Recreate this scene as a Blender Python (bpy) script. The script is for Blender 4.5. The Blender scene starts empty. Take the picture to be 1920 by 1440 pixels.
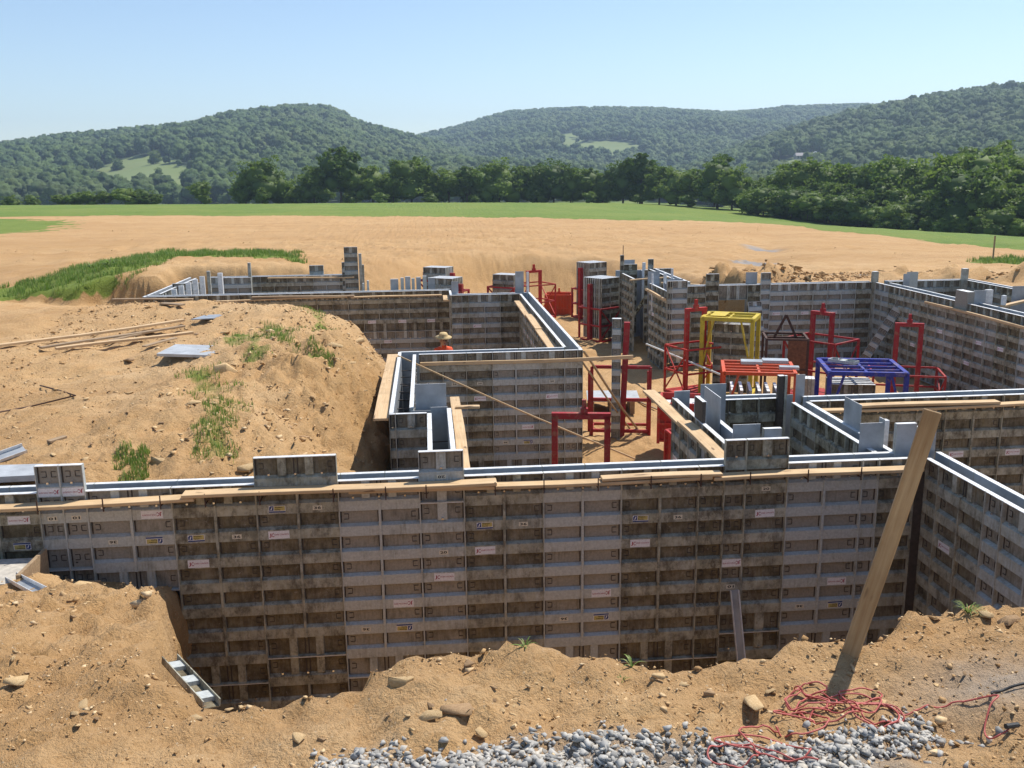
import bpy, bmesh, math, random
import numpy as np
from mathutils import Vector, Matrix

random.seed(7)
RNG = np.random.default_rng(11)
scene = bpy.context.scene
COL = scene.collection
rad = math.radians

# ------------------------------------------------------------------ camera
F_PX, CX, CY, CAM_Z = 1750.0, 960.0, 720.0, 6.364
YAW, ROLL, PITCH = rad(5.07), rad(0.70), rad(12.494)
FW = np.array([math.sin(YAW)*math.cos(PITCH), math.cos(YAW)*math.cos(PITCH), -math.sin(PITCH)])
_r0 = np.array([math.cos(YAW), -math.sin(YAW), 0.0]); _u0 = np.cross(_r0, FW)
RT = _r0*math.cos(ROLL) - _u0*math.sin(ROLL)
UP = _u0*math.cos(ROLL) + _r0*math.sin(ROLL)
cam_data = bpy.data.cameras.new('camera')
cam_data.sensor_width = 36.0; cam_data.lens = F_PX/1920*36
cam_data.clip_start = 0.05; cam_data.clip_end = 20000
cam = bpy.data.objects.new('camera', cam_data); COL.objects.link(cam)
M = Matrix.Identity(4)
for i in range(3):
    M[i][0] = RT[i]; M[i][1] = UP[i]; M[i][2] = -FW[i]
M[2][3] = CAM_Z
cam.matrix_world = M
scene.camera = cam
EYE = np.array([0, 0, CAM_Z])
def _ray(px, py): return FW + RT*(px-CX)/F_PX - UP*(py-CY)/F_PX
def at_z(px, py, z):                      # point of the place seen at a pixel of the photo, at height z
    d = _ray(px, py); return EYE + d*((z-CAM_Z)/d[2])
def at_y(px, py, y):
    d = _ray(px, py); return EYE + d*(y/d[1])

# ------------------------------------------------------------------ light
SUN_VEC = Vector((0.50, 0.36, 1.0)).normalized()
world = bpy.data.worlds.new('World'); scene.world = world; world.use_nodes = True
wn = world.node_tree; wn.nodes.clear()
sky = wn.nodes.new('ShaderNodeTexSky'); sky.sky_type = 'NISHITA'; sky.sun_disc = False
sky.sun_elevation = math.asin(SUN_VEC.z)
sky.sun_rotation = math.atan2(SUN_VEC.x, SUN_VEC.y)
sky.air_density = 1.0; sky.dust_density = 0.35; sky.ozone_density = 1.5; sky.altitude = 500
bg = wn.nodes.new('ShaderNodeBackground'); bg.inputs[1].default_value = 0.112
wo = wn.nodes.new('ShaderNodeOutputWorld')
wn.links.new(sky.outputs[0], bg.inputs[0]); wn.links.new(bg.outputs[0], wo.inputs[0])
sun_d = bpy.data.lights.new('sun', 'SUN'); sun_d.energy = 4.1; sun_d.angle = rad(0.53); sun_d.color = (1.0, 0.95, 0.87)
sun_o = bpy.data.objects.new('sun', sun_d); COL.objects.link(sun_o)
sun_o.rotation_euler = SUN_VEC.to_track_quat('Z', 'Y').to_euler()
sun_o.location = (40, 30, 80)
vs = scene.view_settings
vs.view_transform = 'Standard'; vs.look = 'None'; vs.exposure = 0.50; vs.gamma = 1.0; vs.use_curve_mapping = False
scene.cycles.max_bounces = 7; scene.cycles.diffuse_bounces = 4; scene.cycles.glossy_bounces = 2
scene.cycles.volume_bounces = 0; scene.cycles.transparent_max_bounces = 6; scene.cycles.use_denoising = True

# ------------------------------------------------------------------ materials
MAT = {}
def new_mat(name):
    m = bpy.data.materials.new(name); m.use_nodes = True
    nt = m.node_tree; nt.nodes.clear()
    out = nt.nodes.new('ShaderNodeOutputMaterial'); b = nt.nodes.new('ShaderNodeBsdfPrincipled')
    nt.links.new(b.outputs[0], out.inputs[0]); MAT[name] = m
    return m, nt, b
class NT:
    """small helper to wire nodes"""
    def __init__(s, nt): s.nt = nt
    def node(s, t, **kw):
        n = s.nt.nodes.new(t)
        for k, v in kw.items(): setattr(n, k, v)
        return n
    def link(s, a, b): s.nt.links.new(a, b)
    def noise(s, vec, scale, detail=4, rough=0.6, lac=2.0):
        n = s.node('ShaderNodeTexNoise'); n.inputs['Scale'].default_value = scale
        n.inputs['Detail'].default_value = detail; n.inputs['Roughness'].default_value = rough
        n.inputs['Lacunarity'].default_value = lac
        if vec is not None: s.link(vec, n.inputs['Vector'])
        return n.outputs['Fac']
    def ramp(s, fac, stops):
        n = s.node('ShaderNodeValToRGB'); e = n.color_ramp.elements
        while len(e) < len(stops): e.new(0.5)
        for el, (p, c) in zip(e, stops):
            el.position = p; el.color = (c, c, c, 1) if not isinstance(c, (tuple, list)) else (*c[:3], 1)
        s.link(fac, n.inputs[0]); return n.outputs[0]
    def mix(s, fac, a, b, mode='MIX'):
        n = s.node('ShaderNodeMix', data_type='RGBA', blend_type=mode)
        for sock, v in ((n.inputs[0], fac), (n.inputs[6], a), (n.inputs[7], b)):
            if isinstance(v, (int, float)): sock.default_value = v
            elif isinstance(v, (tuple, list)): sock.default_value = (*v[:3], 1)
            else: s.link(v, sock)
        return n.outputs[2]
    def math(s, op, a, b=0.0, clamp=False):
        n = s.node('ShaderNodeMath', operation=op, use_clamp=clamp)
        for sock, v in ((n.inputs[0], a), (n.inputs[1], b)):
            if isinstance(v, (int, float)): sock.default_value = v
            else: s.link(v, sock)
        return n.outputs[0]
    def mapping(s, vec, scale=(1, 1, 1), loc=(0, 0, 0)):
        n = s.node('ShaderNodeMapping'); n.inputs['Scale'].default_value = scale; n.inputs['Location'].default_value = loc
        s.link(vec, n.inputs['Vector']); return n.outputs[0]
    def objvec(s, seedscale=7.0):           # object coordinates shifted per object
        tc = s.node('ShaderNodeTexCoord'); oi = s.node('ShaderNodeObjectInfo')
        c = s.node('ShaderNodeCombineXYZ'); r = s.math('MULTIPLY', oi.outputs['Random'], seedscale*10)
        for i in range(3): s.link(r, c.inputs[i])
        a = s.node('ShaderNodeVectorMath', operation='ADD'); s.link(tc.outputs['Object'], a.inputs[0]); s.link(c.outputs[0], a.inputs[1])
        return a.outputs[0], oi.outputs['Random']
    def worldvec(s):
        return s.node('ShaderNodeNewGeometry').outputs['Position']
    def attr(s, name, kind='GEOMETRY'):
        n = s.node('ShaderNodeAttribute'); n.attribute_name = name; n.attribute_type = kind; return n.outputs['Fac']
    def bump(s, bsdf, height, strength=0.4, dist=0.02):
        n = s.node('ShaderNodeBump'); n.inputs['Strength'].default_value = strength; n.inputs['Distance'].default_value = dist
        s.link(height, n.inputs['Height']); s.link(n.outputs[0], bsdf.inputs['Normal'])

def plain(name, col, rough=0.6, metal=0.0, var=0.15, nscale=6.0, bump=0.0):
    m, nt, b = new_mat(name); h = NT(nt)
    vec, rnd = h.objvec()
    n = h.noise(vec, nscale, 5)
    f = h.ramp(n, [(0.3, 1-var), (0.7, 1+var if var < 1 else 1)])
    c = h.mix(1.0, col, f, 'MULTIPLY')
    h.link(c, b.inputs['Base Color'])
    b.inputs['Roughness'].default_value = rough; b.inputs['Metallic'].default_value = metal
    if bump: h.bump(b, n, bump, 0.01)
    return m

def mat_alu(name, base, stain, rail=True):
    m, nt, b = new_mat(name); h = NT(nt)
    vec, rnd = h.objvec()
    dirt = h.attr('dirt', 'OBJECT')
    n1 = h.noise(vec, 5.0, 6, 0.7)
    drip = h.noise(h.mapping(vec, (9, 9, 1.2)), 4.0, 5, 0.65)
    n3 = h.noise(vec, 38.0, 3, 0.6)
    big = h.noise(vec, 1.3, 3, 0.5)
    s = h.math('ADD', h.math('MULTIPLY', n1, 0.4), h.math('MULTIPLY', drip, 0.6))
    s = h.math('ADD', s, h.math('MULTIPLY', h.math('SUBTRACT', dirt, 0.54), 0.48))
    s = h.math('ADD', s, h.math('MULTIPLY', h.math('SUBTRACT', big, 0.5), 0.5))
    fac = h.ramp(s, [(0.36, 0.0), (0.52, 0.6), (0.75, 1.0)])
    c0 = h.mix(h.ramp(n3, [(0.35, 0.0), (0.7, 1.0)]), base, tuple(v*0.78 for v in base))
    c1 = h.mix(h.ramp(n1, [(0.35, 0.0), (0.65, 1.0)]), stain, tuple(v*0.42 for v in stain))
    c = h.mix(fac, c0, c1)
    blk = h.ramp(h.noise(h.mapping(vec, (1, 1, .6), (3, 3, 3)), 8.0, 7, 0.78), [(0.48, 0.0), (0.60, 0.8)])
    c = h.mix(h.math('MULTIPLY', blk, h.math('MULTIPLY', dirt, fac)), c, (0.075, 0.055, 0.035))
    spl = h.ramp(h.noise(vec, 17.0, 4, 0.75), [(0.62, 0.0), (0.72, 0.55)])
    c = h.mix(h.math('MULTIPLY', spl, dirt), c, (0.47, 0.45, 0.42))
    h.link(c, b.inputs['Base Color'])
    h.link(h.ramp(fac, [(0.0, 0.55), (1.0, 0.9)]), b.inputs['Roughness']); b.inputs['Specular IOR Level'].default_value = 0.3
    h.link(h.ramp(fac, [(0.0, 0.12), (0.6, 0.0)]), b.inputs['Metallic'])
    h.bump(b, n1, 0.35, 0.006)
mat_alu('panel_rail', (0.52, 0.535, 0.505), (0.47, 0.435, 0.315))
mat_alu('panel_skin', (0.335, 0.31, 0.265), (0.225, 0.185, 0.11))
plain('panel_inside', (0.36, 0.385, 0.41), 0.5, 0.35, 0.25, 3.0)
plain('panel_edge', (0.70, 0.70, 0.69), 0.5, 0.1, 0.2, 14.0)
plain('sheet_metal', (0.45, 0.46, 0.465), 0.5, 0.2, 0.2, 5.0)
plain('steel_and_shade', (0.07, 0.055, 0.045), 0.7, 0.2, 0.3, 20)  # dark steel parts, and the painted shadow lines of the panels
plain('pin_bright', (0.75, 0.76, 0.78), 0.25, 0.9, 0.05)
plain('paint_red', (0.50, 0.022, 0.016), 0.45, 0, 0.22, 9)
plain('paint_crimson', (0.36, 0.014, 0.022), 0.45, 0, 0.22, 9)
plain('paint_orange', (0.66, 0.075, 0.018), 0.5, 0, 0.2, 9)
plain('paint_yellow', (0.62, 0.47, 0.035), 0.45, 0, 0.2, 9)
plain('paint_blue', (0.018, 0.028, 0.30), 0.4, 0, 0.2, 9)
plain('rust', (0.17, 0.065, 0.03), 0.8, 0.1, 0.4, 12)
plain('rust_dark', (0.075, 0.035, 0.022), 0.75, 0.1, 0.3, 12)
plain('concrete', (0.46, 0.42, 0.36), 0.9, 0, 0.25, 14, 0.5)
plain('sticker_white', (0.74, 0.71, 0.72), 0.55, 0, 0.12, 60)
plain('sticker_cream', (0.66, 0.60, 0.47), 0.6, 0, 0.15, 60)
plain('sticker_yellow', (0.50, 0.40, 0.13), 0.6, 0, 0.15, 60)
plain('ink_red', (0.33, 0.022, 0.05), 0.6, 0, 0.1)
plain('ink_black', (0.018, 0.017, 0.016), 0.6, 0, 0.1)
plain('ink_blue', (0.02, 0.045, 0.16), 0.6, 0, 0.1)
plain('cord_red', (0.46, 0.095, 0.075), 0.55, 0, 0.15, 20)
plain('rubber_black', (0.02, 0.02, 0.02), 0.6)
plain('pvc', (0.72, 0.70, 0.65), 0.4, 0, 0.08)
plain('straw', (0.55, 0.40, 0.19), 0.85, 0, 0.2, 60, 0.3)
plain('skin', (0.45, 0.25, 0.16), 0.6, 0, 0.06)
plain('shirt_orange', (0.75, 0.09, 0.02), 0.8, 0, 0.15, 12)
plain('jeans', (0.06, 0.08, 0.14), 0.85, 0, 0.2, 20)
plain('hair', (0.05, 0.03, 0.02), 0.8)
plain('barn_white', (0.75, 0.75, 0.72), 0.6)
plain('roof_grey', (0.25, 0.23, 0.22), 0.8)
plain('house_wall', (0.32, 0.29, 0.26), 0.8)
plain('glass_dark', (0.03, 0.035, 0.04), 0.15)
plain('bark', (0.085, 0.065, 0.05), 0.95, 0, 0.3, 8, 0.5)
def mat_paint(name, col):
    m = MAT.pop(name, None)
    if m: bpy.data.materials.remove(m)
    m, nt, b = new_mat(name); h = NT(nt); vec, rnd = h.objvec(); P = h.worldvec()
    c = h.mix(h.ramp(h.noise(P, 3.0, 5, .7), [(0.3, 0.0), (0.7, 1.0)]), col, tuple(min(1, v*.72+.03) for v in col))
    c = h.mix(h.ramp(h.noise(P, 22.0, 6, .8), [(0.57, 0.0), (0.66, 0.85)]), c, (0.13, 0.06, 0.035))
    c = h.mix(h.ramp(h.noise(P, 6.0, 6, .75), [(0.52, 0.0), (0.75, 0.6)]), c, (0.42, 0.28, 0.15))
    h.link(c, b.inputs['Base Color']); b.inputs['Roughness'].default_value = .62; b.inputs['Specular IOR Level'].default_value = .3
for _n, _c in (('paint_red', (0.52, 0.024, 0.016)), ('paint_crimson', (0.38, 0.016, 0.020)), ('paint_orange', (0.66, 0.085, 0.02)), ('paint_yellow', (0.64, 0.48, 0.035)), ('paint_blue', (0.02, 0.035, 0.30))): mat_paint(_n, _c)
def mat_wood(name, c1, c2):
    m, nt, b = new_mat(name); h = NT(nt)
    vec, rnd = h.objvec()
    g = h.noise(h.mapping(vec, (1.2, 26, 26)), 1.6, 6, 0.65)
    w = h.noise(vec, 2.3, 4)
    c = h.mix(h.ramp(g, [(0.32, 0.0), (0.68, 1.0)]), c1, c2)
    c = h.mix(h.ramp(w, [(0.45, 0.0), (0.75, 0.55)]), c, tuple(v*0.6 for v in c2))
    kn = h.ramp(h.noise(h.mapping(vec, (2.2, 9, 9)), 1.5, 1), [(0.70, 0.0), (0.76, 0.8)])
    c = h.mix(kn, c, (0.10, 0.045, 0.015))
    h.link(c, b.inputs['Base Color']); b.inputs['Roughness'].default_value = 0.75
    h.bump(b, g, 0.25, 0.003)
mat_wood('wood_new', (0.66, 0.47, 0.27), (0.52, 0.34, 0.17))
mat_wood('wood_old', (0.42, 0.30, 0.18), (0.26, 0.175, 0.10))
mat_wood('wood_stake', (0.50, 0.35, 0.18), (0.34, 0.20, 0.085))
def mat_rock(name, c1, c2):
    m, nt, b = new_mat(name); h = NT(nt)
    vec, rnd = h.objvec()
    n = h.noise(vec, 9, 6, 0.65); n2 = h.noise(vec, 45, 4, 0.6)
    c = h.mix(h.ramp(n, [(0.35, 0.0), (0.68, 1.0)]), c1, c2)
    c = h.mix(1.0, c, h.ramp(rnd, [(0.0, 0.75), (1.0, 1.15)]), 'MULTIPLY')
    c = h.mix(1.0, c, h.ramp(n2, [(0.3, 0.8), (0.7, 1.12)]), 'MULTIPLY')
    h.link(c, b.inputs['Base Color']); b.inputs['Roughness'].default_value = 0.92
    h.bump(b, n2, 0.5, 0.012)
mat_rock('rock_tan', (0.66, 0.47, 0.25), (0.50, 0.32, 0.14))
mat_rock('rock_brown', (0.42, 0.27, 0.14), (0.29, 0.175, 0.085))
def mat_pebble(name, cols):
    m, nt, b = new_mat(name); h = NT(nt)
    t = h.attr('tone'); vec = h.worldvec()
    c = h.ramp(t, cols)
    c = h.mix(1.0, c, h.ramp(h.noise(vec, 60, 4), [(0.3, 0.78), (0.7, 1.1)]), 'MULTIPLY')
    h.link(c, b.inputs['Base Color']); b.inputs['Roughness'].default_value = 0.9
mat_pebble('gravel_stone', [(0.0, (0.26, 0.25, 0.23)), (0.35, (0.38, 0.365, 0.335)), (0.7, (0.48, 0.46, 0.42)), (1.0, (0.56, 0.50, 0.41))])
mat_pebble('soil_crumbs', [(0.0, (0.30, 0.165, 0.06)), (0.5, (0.52, 0.32, 0.14)), (1.0, (0.70, 0.52, 0.30))])
def mat_grass(name, c1, c2, c3):
    m, nt, b = new_mat(name); h = NT(nt)
    t = h.attr('tone')
    h.link(h.ramp(t, [(0.0, c1), (0.6, c2), (1.0, c3)]), b.inputs['Base Color'])
    b.inputs['Roughness'].default_value = 0.6
    b.inputs['Subsurface Weight'].default_value = 0.0
    tr = h.node('ShaderNodeBsdfTranslucent'); mx = h.node('ShaderNodeMixShader'); mx.inputs[0].default_value = 0.35
    h.link(h.ramp(t, [(0.0, c1), (0.6, c2), (1.0, c3)]), tr.inputs[0])
    h.link(b.outputs[0], mx.inputs[1]); h.link(tr.outputs[0], mx.inputs[2])
    out = [n for n in nt.nodes if n.type == 'OUTPUT_MATERIAL'][0]; h.link(mx.outputs[0], out.inputs[0])
mat_grass('grass_blade', (0.13, 0.22, 0.03), (0.19, 0.30, 0.045), (0.32, 0.33, 0.12))
def mat_leaf(name, c1, c2, trans=0.3):
    m, nt, b = new_mat(name); h = NT(nt)
    oi = h.node('ShaderNodeObjectInfo'); t = h.attr('tone')
    f = h.math('ADD', h.math('MULTIPLY', oi.outputs['Random'], 0.55), h.math('MULTIPLY', t, 0.45))
    c = h.mix(f, c1, c2)
    h.link(c, b.inputs['Base Color']); b.inputs['Roughness'].default_value = 0.65
    tr = h.node('ShaderNodeBsdfTranslucent'); mx = h.node('ShaderNodeMixShader'); mx.inputs[0].default_value = trans
    h.link(c, tr.inputs[0]); h.link(b.outputs[0], mx.inputs[1]); h.link(tr.outputs[0], mx.inputs[2])
    out = [n for n in nt.nodes if n.type == 'OUTPUT_MATERIAL'][0]; h.link(mx.outputs[0], out.inputs[0])
mat_leaf('leaf', (0.055, 0.11, 0.018), (0.22, 0.30, 0.05), 0.45)
mat_leaf('leaf_bright', (0.11, 0.19, 0.026), (0.22, 0.30, 0.045), 0.45)
def mat_forest():
    m, nt, b = new_mat('forest_leaf'); h = NT(nt)
    oi = h.node('ShaderNodeObjectInfo'); tc = h.node('ShaderNodeTexCoord')
    n = h.noise(tc.outputs['Object'], 1.6, 5, 0.75)
    c = h.mix(oi.outputs['Random'], (0.04, 0.085, 0.018), (0.105, 0.165, 0.034))
    c = h.mix(h.ramp(h.noise(h.worldvec(), 0.012, 4), [(0.48, 0.0), (0.62, 0.5)]), c, (0.13, 0.165, 0.05))
    c = h.mix(1.0, c, h.ramp(n, [(0.35, 0.7), (0.65, 1.3)]), 'MULTIPLY')
    h.link(c, b.inputs['Base Color']); b.inputs['Roughness'].default_value = 0.85
    h.bump(b, h.noise(tc.outputs['Object'], 4.0, 4, 0.8), 1.0, 0.9)
mat_forest()
def mat_ground():
    m, nt, b = new_mat('ground_soil'); h = NT(nt)
    P = h.worldvec()
    g = h.attr('grass'); gr = h.attr('dust'); wet = h.attr('wet'); raw = h.attr('raw')
    n1 = h.noise(P, 0.35, 6, 0.6); n2 = h.noise(P, 2.2, 6, 0.65); n3 = h.noise(P, 14, 6, 0.7); n4 = h.noise(P, 70, 4, 0.7)
    soil = h.mix(h.ramp(n2, [(0.35, 0.0), (0.68, 1.0)]), (0.54, 0.315, 0.13), (0.61, 0.39, 0.18))
    soil = h.mix(h.ramp(n1, [(0.38, 0.0), (0.66, 0.8)]), soil, (0.63, 0.42, 0.215))
    soil = h.mix(h.ramp(n3, [(0.50, 0.0), (0.72, 0.6)]), soil, (0.40, 0.225, 0.085))
    soil = h.mix(h.ramp(n4, [(0.60, 0.0), (0.70, 0.6)]), soil, (0.68, 0.50, 0.29))
    brd = h.noise(h.mapping(P, (0.35, 1.0, 1.0)), 0.16, 6, 0.7)
    soil = h.mix(h.ramp(brd, [(0.47, 0.0), (0.62, 0.6)]), soil, (0.42, 0.235, 0.09))
    stk = h.noise(h.mapping(P, (0.22, 1.3, 1.0)), 0.55, 5, 0.65)
    soil = h.mix(h.ramp(stk, [(0.50, 0.0), (0.68, 0.75)]), soil, (0.43, 0.245, 0.095))
    soil = h.mix(h.ramp(h.noise(P, 34, 5, 0.75), [(0.38, 0.6), (0.48, 0.0)]), soil, (0.33, 0.175, 0.06))
    soil = h.mix(h.ramp(h.noise(P, 4.5, 6, 0.8), [(0.58, 0.0), (0.68, 0.5)]), soil, (0.37, 0.205, 0.075))
    soil = h.mix(raw, soil, h.mix(h.ramp(n3, [(0.4, 0.0), (0.62, 1.0)]), (0.36, 0.195, 0.065), (0.47, 0.28, 0.11)))
    v = h.node('ShaderNodeTexVoronoi'); v.inputs['Scale'].default_value = 26; h.link(P, v.inputs['Vector'])
    spk = h.ramp(v.outputs['Distance'], [(0.10, 1.0), (0.2, 0.0)])
    vn = h.noise(P, 6, 2)
    spk = h.math('MULTIPLY', spk, h.ramp(vn, [(0.5, 0.0), (0.6, 0.8)]))
    soil = h.mix(spk, soil, (0.62, 0.47, 0.30))
    dust = h.mix(h.ramp(n3, [(0.3, 0.0), (0.7, 1.0)]), (0.26, 0.24, 0.21), (0.40, 0.37, 0.325))
    c = h.mix(gr, soil, dust)
    grass = h.mix(h.ramp(h.noise(P, 1.1, 6, 0.7), [(0.35, 0.0), (0.65, 1.0)]), (0.095, 0.16, 0.012), (0.15, 0.215, 0.02))
    grass = h.mix(h.ramp(h.noise(P, 0.09, 4, 0.6), [(0.4, 0.0), (0.65, 0.7)]), grass, (0.19, 0.225, 0.032))
    gm = h.math('ADD', g, h.math('MULTIPLY', h.math('SUBTRACT', h.noise(P, 0.9, 6, 0.75), 0.5), 0.7))
    c = h.mix(h.ramp(gm, [(0.42, 0.0), (0.58, 1.0)]), c, grass)
    c = h.mix(wet, c, (0.20, 0.17, 0.135))
    h.link(c, b.inputs['Base Color'])
    h.link(h.ramp(wet, [(0.3, 0.95), (1.0, 0.25)]), b.inputs['Roughness'])
    hh = h.math('ADD', h.math('MULTIPLY', n3, 0.6), h.math('MULTIPLY', n4, 0.25))
    n = h.node('ShaderNodeBump'); n.inputs['Distance'].default_value = 0.11
    h.link(h.ramp(wet, [(0.2, 0.85), (0.7, 0.05)]), n.inputs['Strength'])
    h.link(hh, n.inputs['Height']); h.link(n.outputs[0], b.inputs['Normal'])
mat_ground()
def mat_hill():
    m, nt, b = new_mat('hill_turf'); h = NT(nt)
    P = h.worldvec(); cl = h.attr('clearing')
    f = h.mix(h.noise(P, 0.05, 5), (0.03, 0.055, 0.017), (0.05, 0.08, 0.022))
    g = h.mix(h.noise(P, 0.02, 5), (0.13, 0.19, 0.045), (0.19, 0.215, 0.075))
    h.link(h.mix(h.ramp(cl, [(0.4, 0.0), (0.6, 1.0)]), f, g), b.inputs['Base Color']); b.inputs['Roughness'].default_value = 0.95
mat_hill()

# ------------------------------------------------------------------ mesh helpers
class MB:
    def __init__(s): s.v = []; s.f = []; s.m = []
    def _add(s, vs, fs, mat=0):
        o = len(s.v); s.v.extend([tuple(map(float, v)) for v in vs]); s.f.extend([tuple(i+o for i in f) for f in fs])
        s.m.extend([mat]*len(fs) if isinstance(mat, int) else mat)
    BF = [(0, 3, 2, 1), (4, 5, 6, 7), (0, 1, 5, 4), (1, 2, 6, 5), (2, 3, 7, 6), (3, 0, 4, 7)]
    def box(s, x0, x1, y0, y1, z0, z1, mat=0):
        s._add([(x0, y0, z0), (x1, y0, z0), (x1, y1, z0), (x0, y1, z0), (x0, y0, z1), (x1, y0, z1), (x1, y1, z1), (x0, y1, z1)], s.BF, mat)
        return s
    def bar(s, p, q, w, t=None, mat=0, up=(0, 0, 1)):       # rectangular bar from p to q, w sideways, t along 'up'
        t = w if t is None else t
        p, q = Vector(p), Vector(q); d = (q-p).normalized(); u = Vector(up)
        if abs(d.dot(u)) > 0.98: u = Vector((0, 1, 0))
        sd = d.cross(u).normalized()*(w/2); u2 = sd.cross(d).normalized()*(t/2)
        s._add([p-sd-u2, p+sd-u2, p+sd+u2, p-sd+u2, q-sd-u2, q+sd-u2, q+sd+u2, q-sd+u2], s.BF, mat); return s
    def tube(s, pts, r, n=6, mat=0, caps=True):
        pts = [Vector(p) for p in pts]; rs = r if isinstance(r, (list, tuple)) else [r]*len(pts)
        o = len(s.v); prev = None
        for i, p in enumerate(pts):
            d = (pts[min(i+1, len(pts)-1)]-pts[max(i-1, 0)]).normalized()
            if prev is None:
                a = Vector((0, 0, 1)) if abs(d.z) < 0.9 else Vector((1, 0, 0)); a = d.cross(a).normalized()
            else: a = (prev - d*prev.dot(d)).normalized()
            prev = a; b_ = d.cross(a)
            for k in range(n):
                t = 2*math.pi*k/n; s.v.append(tuple(p + (a*math.cos(t)+b_*math.sin(t))*rs[i]))
        for i in range(len(pts)-1):
            for k in range(n):
                s.f.append((o+i*n+k, o+i*n+(k+1) % n, o+(i+1)*n+(k+1) % n, o+(i+1)*n+k)); s.m.append(mat)
        if caps:
            s.f.append(tuple(o+k for k in range(n))[::-1]); s.m.append(mat)
            s.f.append(tuple(o+(len(pts)-1)*n+k for k in range(n))); s.m.append(mat)
        return s
    def prism_x(s, prof, x0, x1, mat=0):                     # profile in (y,z), extruded along x
        n = len(prof); vs = [(x0, y, z) for y, z in prof]+[(x1, y, z) for y, z in prof]
        fs = [(i, (i+1) % n, n+(i+1) % n, n+i) for i in range(n)]+[tuple(range(n))[::-1], tuple(range(n, 2*n))]
        s._add(vs, fs, mat); return s
    def mesh(s, name, mats, smooth=False):
        me = bpy.data.meshes.new(name); me.from_pydata(s.v, [], s.f)
        for m in mats: me.materials.append(MAT[m])
        if len(mats) > 1: me.polygons.foreach_set('material_index', s.m)
        if smooth: me.polygons.foreach_set('use_smooth', [True]*len(me.polygons))
        me.update(); return me
def link(name, me, parent=None, loc=(0, 0, 0), rot=(0, 0, 0), scale=None):
    o = bpy.data.objects.new(name, me); COL.objects.link(o)
    o.location = loc; o.rotation_euler = rot
    if scale: o.scale = scale
    if parent: o.parent = parent
    return o
def tag(o, label, cat, group=None):
    o['label'] = label; o['category'] = cat
    if group: o['group'] = group
    return o
def empty(name, loc=(0, 0, 0), rz=0.0):
    o = bpy.data.objects.new(name, None); COL.objects.link(o); o.location = loc; o.rotation_euler = (0, 0, rz)
    o.empty_display_size = 0.2; return o
def np_mesh(name, verts, faces, mats, attrs=None, smooth=False):
    """verts (n,3), faces (m,k) equal sized polygons"""
    verts = np.asarray(verts, np.float32); faces = np.asarray(faces, np.int32); k = faces.shape[1]
    me = bpy.data.meshes.new(name); me.vertices.add(len(verts)); me.vertices.foreach_set('co', verts.ravel())
    me.loops.add(faces.size); me.loops.foreach_set('vertex_index', faces.ravel())
    me.polygons.add(len(faces)); me.polygons.foreach_set('loop_start', np.arange(0, faces.size, k, dtype=np.int32))
    me.polygons.foreach_set('loop_total', np.full(len(faces), k, np.int32))
    me.update(calc_edges=True)
    if smooth: me.polygons.foreach_set('use_smooth', np.ones(len(faces), bool))
    for nme, arr in (attrs or {}).items():
        a = me.attributes.new(nme, 'FLOAT', 'POINT'); a.data.foreach_set('value', np.asarray(arr, np.float32))
    for m in mats: me.materials.append(MAT[m])
    me.validate(); return me

# ------------------------------------------------------------------ noise + interpolation
def _hash(ix, iy, seed):
    h = (ix.astype(np.int64)*374761393 + iy.astype(np.int64)*668265263 + seed*1442695041) & 0x7fffffff
    h = ((h ^ (h >> 13))*1274126177) & 0x7fffffff
    return ((h ^ (h >> 16)) & 0xffff)/65535.0
def vnoise(x, y, seed=0):
    ix, iy = np.floor(x), np.floor(y); fx, fy = x-ix, y-iy
    ux, uy = fx*fx*(3-2*fx), fy*fy*(3-2*fy)
    a, b = _hash(ix, iy, seed), _hash(ix+1, iy, seed); c, d = _hash(ix, iy+1, seed), _hash(ix+1, iy+1, seed)
    return (a*(1-ux)+b*ux)*(1-uy)+(c*(1-ux)+d*ux)*uy - 0.5
def fbm(x, y, scale, octv=4, seed=0, gain=0.5):
    s = 0; a = 1.0
    for o in range(octv):
        s = s + a*vnoise(x*scale+17.3*o, y*scale-9.1*o, seed+o); scale *= 2.03; a *= gain
    return s
def tps(ctrl):
    P = np.array(ctrl, float); n = len(P); X = P[:, :2]
    def U(r2): return np.where(r2 > 0, r2*np.log(np.maximum(r2, 1e-12)), 0)
    K = U(((X[:, None]-X[None])**2).sum(-1)); Q = np.c_[np.ones(n), X]
    A = np.zeros((n+3, n+3)); A[:n, :n] = K + np.eye(n)*1e-3; A[:n, n:] = Q; A[n:, :n] = Q.T
    w = np.linalg.solve(A, np.r_[P[:, 2], 0, 0, 0])
    def f(x, y):
        out = w[n]+w[n+1]*x+w[n+2]*y
        for i in range(n): out = out + w[i]*U((x-X[i, 0])**2+(y-X[i, 1])**2)
        return out
    return f
def sdist(x, y, poly):
    """signed distance to a polygon, negative inside"""
    poly = np.array(poly, float); d = np.full(x.shape, 1e9); ins = np.zeros(x.shape, bool)
    for i in range(len(poly)):
        a, b = poly[i], poly[(i+1) % len(poly)]; e = b-a; wx, wy = x-a[0], y-a[1]
        t = np.clip((wx*e[0]+wy*e[1])/max(e@e, 1e-9), 0, 1)
        d = np.minimum(d, (wx-e[0]*t)**2+(wy-e[1]*t)**2)
        c = ((a[1] <= y) & (b[1] > y)) | ((b[1] <= y) & (a[1] > y))
        with np.errstate(divide='ignore', invalid='ignore'):
            xi = a[0]+(y-a[1])/(b[1]-a[1] if b[1] != a[1] else 1e-9)*e[0]
        ins ^= c & (x < xi)
    d = np.sqrt(d); return np.where(ins, -d, d)
def sstep(a, b, v):
    t = np.clip((v-a)/(b-a), 0, 1); return t*t*(3-2*t)

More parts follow.
